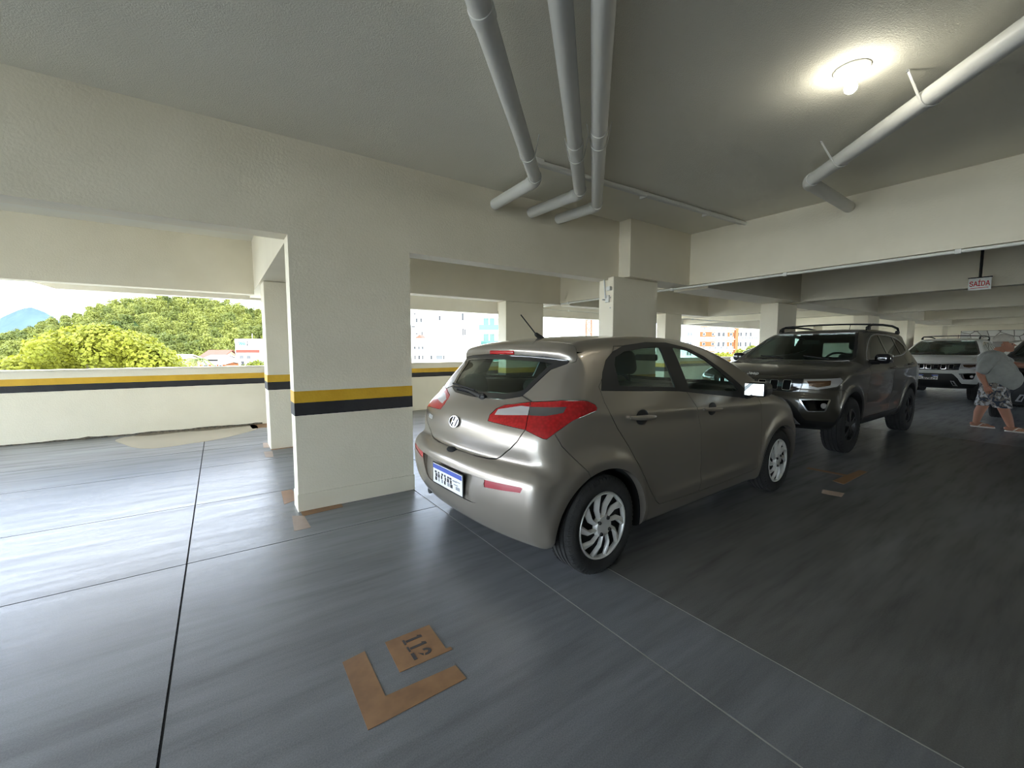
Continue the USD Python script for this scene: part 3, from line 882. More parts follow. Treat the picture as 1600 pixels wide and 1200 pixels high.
# bracket on the broad column
b = thing("wall_bracket", "small white metal bracket with a hinged arm on the left face of the broad column", "bracket", (4.12, 3.76, 2.05))
part("back_plate", rbox(-0.012, 0.012, -0.02, 0.04, -0.11, -0.02, 0.004), "strap", b)
part("arm", tube([(-0.03, 0.045, 0.185), (-0.03, 0.02, -0.06)], 0.011, 10), "strap", b)
part("clasp", rbox(-0.035, 0.012, -0.055, 0.01, 0.035, 0.085, 0.006), "strap", b)
part("pin", tube([(-0.05, 0.05, -0.075), (0.01, 0.05, -0.075)], 0.008, 8), "metal_gray", b)
for z in (2.0, 1.87):
    part("wall_screw", m3.Manifold.cylinder(0.006, 0.008, 0.008, 10).rotate((0, -90, 0)).translate((4.131, 3.73, z)), "metal_gray", label=f"dark screw head on the left face of the broad column, {'upper' if z > 1.9 else 'lower'} of two", category="screw")
def hatch_body():
    prof = [(-0.50, 0.235), (-0.565, 0.31), (-0.600, 0.43), (-0.608, 0.54), (-0.598, 0.625), (-0.565, 0.668, 0), (-0.525, 0.695), (-0.528, 0.79), (-0.507, 0.89), (-0.452, 0.968), (-0.40, 1.012),
            (-0.27, 1.16), (-0.145, 1.295), (-0.155, 1.325), (-0.147, 1.357), (-0.06, 1.390), (0.15, 1.422), (0.5, 1.447), (0.85, 1.450), (1.2, 1.43), (1.5, 1.368), (1.85, 1.235), (2.12, 1.085), (2.27, 0.99, 0),
            (2.5, 0.955), (2.8, 0.895), (3.03, 0.81), (3.14, 0.72), (3.2, 0.6), (3.215, 0.48), (3.19, 0.34), (3.1, 0.215), (2.9, 0.175), (2.0, 0.17), (1.2, 0.17), (0.4, 0.175), (-0.2, 0.2)]
    widths = [(0.1, 0.74), (0.2, 0.785), (0.3, 0.812), (0.42, 0.822), (0.6, 0.832), (0.75, 0.835), (0.88, 0.828), (0.96, 0.818), (1.04, 0.795), (1.12, 0.757), (1.22, 0.703), (1.32, 0.645), (1.40, 0.59), (1.5, 0.52)]
    radii = [(-0.60, 0.5, 0.055), (-0.57, 0.3, 0.06), (-0.53, 0.8, 0.13), (-0.42, 1.0, 0.12), (-0.2, 1.25, 0.10), (-0.14, 1.34, 0.05), (0, 1.41, 0.06), (0.5, 1.44, 0.075), (1.2, 1.43, 0.08), (1.7, 1.29, 0.07), (2.1, 1.1, 0.06),
             (2.4, 0.97, 0.09), (2.8, 0.89, 0.12), (3.1, 0.75, 0.22), (3.2, 0.5, 0.30), (3.1, 0.22, 0.12), (2.6, 0.17, 0.05), (1.5, 0.17, 0.05), (0.5, 0.17, 0.05), (-0.3, 0.2, 0.06)]
    return CarBody(prof, widths, radii, rear=(0.125, 0.5, 0.9), front=(0.26, 1.7, 1.4), crown=0.045, taper=(0.055, 0.35, 0.9), taper2=0.05,
                   flare=[(0, 0.29, 0.40, 0.014), (2.45, 0.29, 0.40, 0.016)],
                   crease=[(-0.2, 0.975, 2.2, 0.865, 0.012, 0.05), (0.5, 0.36, 2.0, 0.36, 0.010, 0.04)])
# ----------------------------------------------------------------- the silver-bronze hatchback
def swirl_cover(R):
    """A wheel cover with ten swept blades, a rim and a hub, drawn about y with its face towards -y."""
    ring_ = poly_section([(R * 0.905, 0.012), (R, 0.012), (R * 1.005, -0.004), (R * 0.975, -0.016), (R * 0.935, -0.014), (R * 0.905, -0.002)])
    out = [m3.Manifold.revolve(ring_, 72).rotate((-90, 0, 0))]
    out.append(m3.Manifold.cylinder(0.026, R * 0.36, R * 0.30, 40).rotate((90, 0, 0)).translate((0, 0.008, 0)))
    for k in range(10):
        p = []
        for r, a, hw, lo, hi in ((0.24, -6, 0.055, 0.004, -0.016), (0.60, 9, 0.080, 0.006, -0.020), (0.95, 25, 0.115, 0.006, -0.013)):
            c = np.array([math.sin(math.radians(a)), math.cos(math.radians(a))]) * r * R
            t = np.array([math.cos(math.radians(a + 18)), -math.sin(math.radians(a + 18))])
            e0, e1, rg = c - t * hw * R, c + t * hw * R, c + t * hw * R * 0.45
            p.append([(e0[0], lo, e0[1]), (e1[0], lo, e1[1]), (e0[0], lo - 0.006, e0[1]), (e1[0], lo - 0.010, e1[1]), (rg[0], hi, rg[1])])
        for q in range(2):
            out.append(m3.Manifold.hull_points(np.array(p[q] + p[q + 1])).rotate((0, 36.0 * k, 0)))
    return m3.Manifold.batch_boolean(out, m3.OpType.Add)


def hatch_panels():
    B = hatch_body()
    A = B.solid(0.016)
    I = B.solid(0.03, 0.014)
    AR = [(0.018, 0.27, 0.375, 0.37), (2.475, 0.27, 0.365, 0.362)]
    for x, z, r, rz in AR:
        for s in (-1, 1):
            y0, y1 = (0.50, 1.0) if s > 0 else (-1.0, -0.50)
            A = A - cyl_y(x, z, r, y0, y1, 96, rz)
            I = I - cyl_y(x, z, r + 0.014, y0 - 0.014 * (s > 0), y1 + 0.014 * (s < 0), 48, rz + 0.014)
    P = Panels(B, A - I)
    both = lambda name, f, mat_, label=None: [P.cut(name, t, mat_, g, label) for s in (-1, 1) for t, g in [f(s)]]
    # side glass
    dlo = [(0.030, 1.097), (0.055, 1.14), (0.095, 1.20), (0.165, 1.272), (0.266, 1.327), (0.413, 1.366), (0.677, 1.391), (0.938, 1.390), (1.153, 1.352), (1.329, 1.285), (1.486, 1.195), (1.638, 1.087), (1.76, 1.0), (1.81, 0.945), (1.80, 0.932), (1.50, 0.968), (1.187, 1.006), (0.788, 1.052)]
    rg = [(0.226, 1.245), (0.262, 1.29), (0.373, 1.325), (0.60, 1.348), (0.775, 1.358), (0.800, 1.35), (0.765, 1.078), (0.194, 1.116)]
    fg = [(0.955, 1.345), (0.975, 1.356), (1.143, 1.330), (1.317, 1.258), (1.462, 1.160), (1.57, 1.068), (1.625, 1.018), (1.60, 1.004), (1.191, 1.030), (0.925, 1.060)]
    for s in (-1, 1):
        piece = P.rest ^ side_prism(cs_off(dlo, 0.0), s, 0.35)
        P.rest = P.rest - side_prism(cs_off(dlo, 0.002), s, 0.35)
        for name, g in (("rear_door_glass", rg), ("front_door_glass", fg)):
            t = side_prism(g, s, 0.35)
            gl = piece ^ t
            piece = piece - t
            P.cut_out.append((name, gl.translate((0, -s * 0.004, 0)), "glass_green", None))
        P.cut_out.append(("window_frame", piece, "trim_black", "black pillars and frame round the side windows"))
    # rear glass, lamps, spoiler
    gl = [(0.02, 1.023), (0.302, 1.030), (0.432, 1.058), (0.455, 1.093), (0.480, 1.15), (0.507, 1.215), (0.575, 1.245), (0.60, 1.256), (0.605, 1.275), (0.43, 1.293), (0.2, 1.302), (0, 1.304)]
    gl = gl + [(-y, z) for y, z in gl[::-1]]
    t = rear_prism(gl, -0.8, 0.12)
    piece = P.rest ^ t
    P.rest = P.rest - rear_prism(cs_off(gl, 0.003), -0.8, 0.12)
    inner = rear_prism(cs_off(gl, -0.034), -0.8, 0.3)
    P.cut_out.append(("rear_window", (piece ^ inner).translate((0.004, 0, 0)), "glass_rear", "tinted rear window"))
    P.cut_out.append(("rear_window_border", piece - inner, "gloss_black", None))
    L3 = [(-0.461, -0.299, 0.939), (-0.483, -0.312, 0.908), (-0.432, -0.613, 0.894), (-0.388, -0.712, 0.855), (-0.374, -0.725, 0.853), (-0.326, -0.747, 0.888), (-0.222, -0.773, 0.947), (-0.104, -0.796, 0.981), (-0.060, -0.797, 0.990), (-0.045, -0.79, 1.003), (-0.055, -0.785, 1.020), (-0.099, -0.769, 1.043), (-0.133, -0.76, 1.049), (-0.234, -0.693, 1.050), (-0.323, -0.518, 1.030), (-0.345, -0.462, 1.020), (-0.394, -0.36, 1.0), (-0.43, -0.32, 0.975)]
    C3 = [(-0.420, -0.33, 0.976), (-0.355, -0.474, 1.007), (-0.339, -0.537, 1.007), (-0.226, -0.728, 1.018), (-0.255, -0.73, 0.986), (-0.329, -0.673, 0.969), (-0.386, -0.554, 0.964), (-0.450, -0.335, 0.945)]
    J3 = [(-0.318, -0.52, 1.05), (-0.339, -0.537, 1.007), (-0.432, -0.613, 0.89)]
    r2 = math.sqrt(0.5)
    flat = lambda pts: [((x - y) * r2, z) for x, y, z in pts]

    def lamp_prism(cs, s):
        m = prism(cs, (r2, -r2, 0), (0, 0, 1), (-r2, -r2, 0), 0.45, 1.2)
        return m if s < 0 else mirrored(m)

    jx = flat(J3)
    jl = [(jx[0][0] + 0.012, 1.12), jx[0], jx[1], jx[2], (jx[2][0] - 0.03, 0.8)]
    half = jl + [(2.0, 0.8), (2.0, 1.12)]
    jb = m3.CrossSection([np.array([(a - 0.002, b) for a, b in jl] + [(a + 0.002, b) for a, b in jl[::-1]])]) if False else poly_section([(a - 0.002, b) for a, b in jl] + [(a + 0.002, b) for a, b in jl[::-1]])
    lens = poly_section(flat(L3))
    lens_out = lens - poly_section(half)
    for s in (-1, 1):
        clear = poly_section(flat(C3))
        whole = P.rest ^ lamp_prism(lens, s)
        P.rest = P.rest - lamp_prism(cs_off(lens, 0.003), s)
        d = np.array([-r2, -r2 if s < 0 else r2, 0]) * 0.004
        right = poly_section(half)
        for name, cs, m_ in (("tail_lamp", (right - clear) - jb, "lamp_red"), ("tail_lamp", lens - right - clear - jb, "lamp_red"), ("reverse_lamp", clear ^ right - jb, "lamp_smoke"), ("reverse_lamp", clear - right - jb, "lamp_clear")):
            q = whole ^ lamp_prism(cs, s)
            P.cut_out.append((name, q.translate(tuple(d)), m_, "red tail lamp lens" if "tail" in name else "clear band of the tail lamp"))
    sp = [(-0.4, 1.300), (-0.125, 1.300), (-0.088, 1.262), (-0.070, 1.268), (-0.045, 1.315), (-0.012, 1.364), (0.0, 1.50), (-0.4, 1.50)]
    P.cut("spoiler", side_prism(sp, 1, -1, 1), "paint", side_prism(cs_off(sp, 0.004), 1, -1, 1))
    # hatch lid and bumper
    lid = [(0, 0.682), (0.2, 0.683), (0.36, 0.689), (0.42, 0.698), (0.452, 0.715), (0.496, 0.750), (0.535, 0.778), (0.58, 0.826), (0.613, 0.893), (0.56, 0.98), (0.52, 1.035), (0.43, 1.06), (0.458, 1.098), (0.485, 1.155), (0.512, 1.22), (0.60, 1.26), (0.62, 1.32)]
    lid = lid + [(-y, z) for y, z in lid[::-1]]
    P.cut("tailgate", rear_prism(cs_off(lid, -0.002), -0.8, 0.0), "paint", rear_prism(cs_off(lid, 0.0045), -0.8, 0.0))
    bp = [(-0.8, 0.1), (-0.10, 0.1), (-0.10, 0.58), (-0.149, 0.648), (-0.308, 0.811), (-0.334, 0.872), (-0.345, 0.95), (-0.8, 0.95)]
    recess = [(0.405, 0.585), (0.412, 0.575), (0.385, 0.51), (0.345, 0.44), (0.32, 0.42), (0.28, 0.412), (-0.28, 0.412), (-0.32, 0.42), (-0.345, 0.44), (-0.385, 0.51), (-0.412, 0.575), (-0.405, 0.585)]
    refl = [(0.405, 0.584), (0.55, 0.592), (0.68, 0.598), (0.693, 0.594), (0.680, 0.567), (0.55, 0.553), (0.415, 0.541)]
    q = P.rest ^ rear_prism(recess, -0.8, -0.3)
    P.rest = P.rest - rear_prism(recess, -0.8, -0.3)
    P.cut_out.append(("plate_recess", q.translate((0.592, 0, -0.5)).rotate((0, 12, 0)).translate((-0.592 + 0.022, 0, 0.5)), "paint", None))
    rc = poly_section(recess)
    P.cut_out.append(("recess_edge", rear_prism(cs_off(recess, 0.004) - rc, -0.600, -0.545) ^ A, "paint", None))
    for s in (-1, 1):
        q = P.rest ^ rear_prism([(s * y, z) for y, z in refl], -0.8, -0.2)
        P.rest = P.rest - rear_prism([(s * y, z) for y, z in refl], -0.8, -0.2)
        P.cut_out.append(("bumper_reflector", main_piece(q).translate((0.004, 0, 0)), "reflector_red", "dark red reflector strip"))
    P.cut("rear_bumper", side_prism(cs_off(bp, -0.0015), 1, -1, 1), "paint", side_prism(cs_off(bp, 0.0025), 1, -1, 1))
    # doors
    split = [(0.83, 1.30), (0.862, 1.10), (0.875, 1.05), (0.953, 0.936), (1.022, 0.767), (1.045, 0.56), (1.060, 0.42), (1.066, 0.285)]
    rear_edge = [(0.565, 0.300), (0.515, 0.337), (0.404, 0.471), (0.305, 0.605), (0.198, 0.751), (0.103, 0.869), (0.040, 0.965), (0.022, 1.03), (0.020, 1.12)]
    rd = rear_edge + [(0.3, 1.36), (0.83, 1.38)] + split
    fd = split[::-1] + [(0.83, 1.38), (1.2, 1.34), (1.60, 1.11), (1.85, 0.955), (1.94, 0.93), (1.985, 0.845), (2.034, 0.65), (2.038, 0.48), (2.026, 0.345), (2.00, 0.300), (1.93, 0.287)]
    for s in (-1, 1):
        for name, d in (("rear_door", rd), ("front_door", fd)):
            P.cut(name, side_prism(cs_off(d, -0.002), s, 0.5), "paint", side_prism(cs_off(d, 0.002), s, 0.5))
    # windscreen, bonnet, front
    ws = [(1.40, -0.50), (1.46, -0.25), (1.475, 0), (1.46, 0.25), (1.40, 0.50), (1.72, 0.625), (2.04, 0.715), (2.12, 0.69), (2.20, 0.40), (2.235, 0), (2.20, -0.40), (2.12, -0.69), (2.04, -0.715), (1.72, -0.625)]
    piece = P.rest ^ top_prism(ws, 0.9, 1.6)
    P.rest = P.rest - top_prism(cs_off(ws, 0.003), 0.9, 1.6)
    inner = top_prism(cs_off(ws, -0.03), 0.9, 1.6)
    P.cut_out.append(("windscreen", (piece ^ inner).translate((0, 0, -0.004)), "glass_green", None))
    P.cut_out.append(("windscreen_border", piece - inner, "gloss_black", None))
    hl = [(0.40, 0.70), (0.60, 0.74), (0.79, 0.82), (0.80, 0.86), (0.70, 0.84), (0.52, 0.79), (0.40, 0.745)]
    for s in (-1, 1):
        t = [(s * y, z) for y, z in hl]
        q = P.rest ^ rear_prism(t, 2.6, 3.4)
        P.rest = P.rest - rear_prism(cs_off(t, 0.003), 2.6, 3.4)
        P.cut_out.append(("headlamp", q, "lamp_clear", "clear headlamp lens"))
    gr = [(-0.36, 0.68), (0.36, 0.68), (0.30, 0.60), (-0.30, 0.60)]
    lg = [(-0.42, 0.50), (0.42, 0.50), (0.34, 0.33), (-0.34, 0.33)]
    for name, g in (("grille", gr), ("lower_grille", lg)):
        P.cut(name, rear_prism(g, 2.9, 3.4), "trim_black", None)
    hood = [(2.16, -0.66), (2.25, -0.4), (2.29, 0), (2.25, 0.4), (2.16, 0.66), (2.6, 0.68), (2.95, 0.60), (3.08, 0.40), (3.13, 0), (3.08, -0.40), (2.95, -0.60), (2.6, -0.68)]
    P.cut("bonnet", top_prism(cs_off(hood, -0.002), 0.74, 1.2), "paint", top_prism(cs_off(hood, 0.002), 0.74, 1.2))
    fb = [(2.62, 0.1), (3.4, 0.1), (3.4, 0.74), (3.05, 0.74), (2.80, 0.63), (2.70, 0.6), (2.62, 0.5)]
    P.cut("front_bumper", side_prism(cs_off(fb, -0.0015), 1, -1, 1), "paint", side_prism(cs_off(fb, 0.0015), 1, -1, 1))
    # wheel housings
    lin = None
    for x, z, r, rz in AR:
        for y0, y1 in ((0.3, 0.786), (-0.786, -0.3)):
            c = cyl_y(x, z, r + 0.02, y0, y1, 64, rz + 0.02)
            lin = c if lin is None else lin + c
    P.cut("wheel_housing", lin, "liner_black", None)
    P.cut("underbody", box_m((1.3, 0, 0.1), (5, 1.5, 0.18)), "liner_black", None)
    return P


HATCH = hatch_panels()


def add_hatch(car, paint_name, detail=True):
    """Everything of the small hatchback, as parts of the car."""
    B = HATCH.body
    for name, m, mt, label in HATCH.cut_out:
        skin(name, m, B, paint_name if mt == "paint" else mt, car, label)
    skin("body_shell", HATCH.rest, B, paint_name, car)
    # cabin
    for y in (-0.36, 0.36):
        c, b, h, p = seat(0.92, y, 0.42)
        st = part("front_seat", [c, b], "seat_fabric", car)
        part("headrest", [h] + p, "seat_fabric", st)
    st = part("rear_bench", [rbox(0.10, 0.60, -0.62, 0.62, 0.40, 0.58, 0.06), rbox(-0.08, 0.08, -0.62, 0.62, 0, 0.50, 0.06).rotate((0, -20, 0)).translate((0.10, 0, 0.52))], "seat_fabric", car)
    for y in (-0.38, 0.38):
        part("headrest", rbox(-0.05, 0.05, -0.12, 0.12, 0.0, 0.15, 0.045, 16).rotate((0, -14, 0)).translate((-0.12, y, 1.0)), "seat_fabric", st)
    part("parcel_shelf", rbox(-0.36, -0.08, -0.52, 0.52, 0.965, 0.985, 0.008), "dash_black", car)
    part("dashboard", rbox(1.62, 2.02, -0.66, 0.66, 0.70, 0.965, 0.08, 16), "dash_black", car)
    part("steering_wheel", [basis(tube([(0.18 * math.cos(a), 0.18 * math.sin(a), 0) for a in np.linspace(0, 2 * math.pi, 40, endpoint=False)], 0.016, 10, closed=True), (1.50, 0.36, 0.93), (0, 1, 0), (0.42, 0, 0.91), (0.91, 0, -0.42)), rbox(1.50, 1.64, 0.31, 0.41, 0.87, 0.95, 0.03)], "dash_black", car)
    part("rear_view_mirror", rbox(1.50, 1.53, -0.12, 0.12, 1.235, 1.295, 0.014), "trim_black", car)
    for s in (-1, 1):
        h = part("door_mirror", [rbox(1.60, 1.76, min(s * 0.855, s * 1.02), max(s * 0.855, s * 1.02), 0.965, 1.085, 0.045, 20), tube([(1.74, s * 0.80, 0.955), (1.70, s * 0.90, 0.99)], 0.03, 12)], "gloss_black" if paint_name == "paint_bronze" else paint_name, car, label="black door mirror housing" if paint_name == "paint_bronze" else None)
        part("mirror_glass", basis(rbox(-0.069, 0.069, -0.047, 0.047, -0.002, 0.002, 0.0019), (1.598, s * 0.938, 1.026), (s * 0.10, 1, 0), (0, 0, 1), (-1, s * 0.10, 0)), "mirror", h, label="mirror glass")
        for x, z, sl in ((0.325, 0.920, -0.03), (1.170, 0.900, -0.03)):
            yb = s * 0.8335
            hd = part("door_handle", [tube(np.array([(x + u * 0.125, yb + s * (0.030 - 0.024 * abs(u) ** 4), z + u * 0.125 * sl * 2) for u in np.linspace(-1, 1, 17)]), [0.010 + 0.007 * (1 - abs(u) ** 3) for u in np.linspace(-1, 1, 17)], 14)], paint_name, car)
            part("handle_cup", m3.Manifold.sphere(1.0, 32).scale((0.062, 0.008, 0.048)).translate((x, yb - s * 0.0005, z)), "trim_black", hd)
    # wheels
    R, rr = 0.298, 0.203
    for nm, x in (("rear", 0.0), ("front", 2.45)):
        for s in (-1, 1):
            loc = np.array([x, s * 0.725, R])
            flip = np.array([1.0, 1.0 if s < 0 else -1.0, 1.0])

            def at(m):
                v, f = tri(m)
                return v * flip + loc, (f if s < 0 else f[:, ::-1])

            w = part("wheel_tire", at(wheel("", R, 0.19, rr, 0)), "tire", car, smooth=40)
            if detail:
                part("tread_lugs", at(tread_blocks(R, 0.19)), "tire", w, smooth=False, kind="stuff")
            cov = swirl_cover(rr).translate((0, -0.078, 0))
            part("wheel_cover", at(cov), "alloy", w, label="silver wheel cover with ten swept blades")
            part("brake_disc", at(join([m3.Manifold.cylinder(0.03, rr * 0.96, rr * 0.96, 48).rotate((90, 0, 0)).translate((0, -0.02, 0)), m3.Manifold.cylinder(0.05, 0.045, 0.04, 24).rotate((90, 0, 0)).translate((0, -0.03, 0))])), "steel_dark", w)
            for k in range(4):
                a_ = math.radians(45 + 90 * k + 12)
                part("wheel_nut", at(m3.Manifold.cylinder(0.016, 0.0125, 0.010, 6).rotate((90, 0, 0)).translate((0.052 * math.cos(a_), -0.090, 0.052 * math.sin(a_)))), "steel_dark", w)


def add_hatch_rear(car):
    """What the near hatchback wears besides: aerial, wiper, badges, number plate."""
    a_ = part("aerial_base", m3.Manifold.hull(m3.Manifold.sphere(0.022, 20).scale((1.6, 0.8, 0.5)).translate((0.205, 0, 1.428)) + m3.Manifold.sphere(0.015, 16).translate((0.16, 0, 1.452))), "trim_black", car)
    part("aerial_rod", tube([(0.158, 0, 1.452), (0.012, 0, 1.590)], [0.0048, 0.0042], 10), "trim_black", a_)
    w_ = part("rear_wiper", tube([(-0.395, -0.10, 1.030), (-0.375, 0.10, 1.056), (-0.355, 0.34, 1.062)], [0.016, 0.010, 0.007], 10), "trim_black", car)
    part("wiper_pivot", m3.Manifold.sphere(0.03, 20).scale((0.7, 1.2, 0.8)).translate((-0.385, -0.10, 1.030)), "trim_black", w_)
    part("wiper_blade", tube([(-0.372, 0.02, 1.062), (-0.340, 0.38, 1.085)], 0.006, 8), "rubber_seal", w_)
    part("brake_light", rbox(-0.162, -0.130, -0.135, 0.155, 1.305, 1.333, 0.010, 16), "lamp_red_plain", car, label="red high brake light")
    # oval badge with a leaning letter
    d = np.array([-0.968, 0, 0.25])
    ez = np.array([0.25, 0, 0.968])
    o = np.array([-0.5225, 0.035, 0.858])
    oval = [(0.062 * math.cos(t), 0.040 * math.sin(t)) for t in np.linspace(0, 2 * math.pi, 48, endpoint=False)]
    ov, ovi = poly_section(oval), cs_off(oval, -0.006)
    b_ = part("badge", prism(ov - ovi, (0, -1, 0), ez, d, -0.002, 0.007).translate(tuple(o)), "chrome", car, label="chrome oval badge with a slanted H")
    part("badge_field", prism(ovi, (0, -1, 0), ez, d, -0.002, 0.002).translate(tuple(o)), "gloss_black", b_)
    strokes = [[(-0.038, -0.025), (-0.029, -0.029), (-0.006, 0.032), (-0.015, 0.034)], [(0.006, -0.032), (0.015, -0.034), (0.038, 0.025), (0.029, 0.029)], [(-0.026, -0.008), (-0.021, 0.001), (0.026, 0.008), (0.021, -0.001)]]
    cs = poly_section(strokes[0]) + poly_section(strokes[1]) + poly_section(strokes[2])
    part("badge_letter", prism(cs ^ cs_off(oval, -0.004), (0, -1, 0), ez, d, -0.001, 0.006).translate(tuple(o)), "chrome", b_)
    text_on(car, "model_badge", "HB20", 0.028, (-0.4905, 0.455, 0.838), (-0.27, -0.963, 0), (0.2, -0.055, 0.975), "badge_silver", depth=0.004, label="small chrome HB20 letters", width=0.125)
    # number plate, its characters blurred in the photograph
    pl = part("number_plate", rbox(-0.607, -0.602, -0.205, 0.195, 0.427, 0.560, 0.0024), "plate_white", car, label="white number plate with a blue band and illegible characters")
    part("plate_frame", box(-0.6055, -0.600, -0.212, 0.202, 0.420, 0.567) - box(-0.62, -0.59, -0.203, 0.193, 0.429, 0.558), "trim_black", pl, smooth=False)
    part("plate_band", box(-0.6082, -0.6065, -0.200, 0.190, 0.527, 0.556), "plate_blue", pl, smooth=False)
    rr = np.random.default_rng(11)
    for k, y in enumerate((0.150, 0.105, 0.062, 0.018, -0.022, -0.062)):
        wd = 0.011 if k in (1, 2, 3) else 0.015
        for z0, z1 in ((0.447, 0.470), (0.473, 0.496), (0.499, 0.512)):
            yy = y + rr.uniform(-0.004, 0.004)
            part("plate_smear", box(-0.6082, -0.6065, yy - wd * rr.uniform(0.6, 1.2), yy + wd * rr.uniform(0.6, 1.2), z0, z1), "plate_ink" if rr.random() < 0.6 else "plate_gray", pl, smooth=False)
    for y, z0, z1 in ((-0.11, 0.497, 0.506), (-0.125, 0.478, 0.484), (-0.15, 0.452, 0.472), (-0.155, 0.503, 0.508)):
        part("plate_smear", box(-0.6082, -0.6065, y - 0.026, y + 0.026, z0, z1), "plate_gray", pl, smooth=False)
    part("tailgate_grip", m3.Manifold.sphere(1, 24).scale((0.030, 0.055, 0.020)).translate((-0.545, 0.03, 0.672)), "liner_black", car)
    part("exhaust", tube([(-0.30, 0.55, 0.235), (-0.47, 0.55, 0.235)], 0.025, 16), "steel_dark", car)


CAR_RZ = math.atan2(0.03324727, 0.99944716)
hb = thing("hatchback_car", "silver-bronze five-door hatchback seen from behind, with red tail lamps, in the middle of the photo", "car", (1.80170313, 2.48762106, 0.0), CAR_RZ)
add_hatch(hb, "paint_bronze")
add_hatch_rear(hb)
def suv_body():
    prof = [(-0.74, 0.30), (-0.85, 0.38), (-0.895, 0.52), (-0.90, 0.66), (-0.88, 0.80), (-0.86, 0.95), (-0.82, 1.04), (-0.72, 1.22), (-0.60, 1.42), (-0.66, 1.50), (-0.64, 1.54), (-0.5, 1.575), (-0.1, 1.595), (0.4, 1.61), (0.9, 1.607),
            (1.2, 1.59), (1.45, 1.54), (1.75, 1.40), (2.05, 1.235), (2.25, 1.13, 0), (2.5, 1.105), (2.85, 1.07), (3.15, 1.02), (3.33, 0.965), (3.405, 0.90), (3.42, 0.82), (3.425, 0.74), (3.45, 0.68), (3.46, 0.58), (3.44, 0.46), (3.38, 0.36), (3.22, 0.27),
            (2.9, 0.24), (2.0, 0.24), (0.8, 0.24), (-0.2, 0.25)]
    widths = [(0.1, 0.80), (0.25, 0.84), (0.4, 0.875), (0.6, 0.895), (0.8, 0.905), (0.95, 0.90), (1.03, 0.885), (1.1, 0.855), (1.2, 0.80), (1.35, 0.725), (1.5, 0.655), (1.6, 0.60), (1.7, 0.54)]
    radii = [(-0.9, 0.6, 0.2), (-0.85, 0.35, 0.12), (-0.85, 0.95, 0.16), (-0.65, 1.3, 0.11), (-0.64, 1.53, 0.05), (-0.3, 1.6, 0.06), (0.4, 1.62, 0.08), (1.2, 1.6, 0.08), (1.8, 1.4, 0.06), (2.15, 1.2, 0.05),
             (2.4, 1.12, 0.10), (2.9, 1.07, 0.10), (3.3, 0.98, 0.12), (3.42, 0.8, 0.16), (3.46, 0.6, 0.16), (3.38, 0.36, 0.12), (3.0, 0.24, 0.05), (1.5, 0.24, 0.05), (0, 0.25, 0.06)]
    lift = 0.06
    prof, widths, radii = [(p[0], p[1] + lift, *p[2:]) for p in prof], [(a + lift, b) for a, b in widths], [(a, b + lift, c) for a, b, c in radii]
    return CarBody(prof, widths, radii, rear=(0.13, 0.4, 1.0), front=(0.21, 1.9, 1.5), crown=0.03, taper=(0.05, 0.2, 1.0), zdark=0.9,
                   flare=[(0, 0.37, 0.46, 0.02), (2.64, 0.37, 0.46, 0.02)],
                   crease=[(-0.5, 1.06, 2.9, 1.02, 0.012, 0.05), (0.6, 0.54, 2.1, 0.52, -0.012, 0.07)])
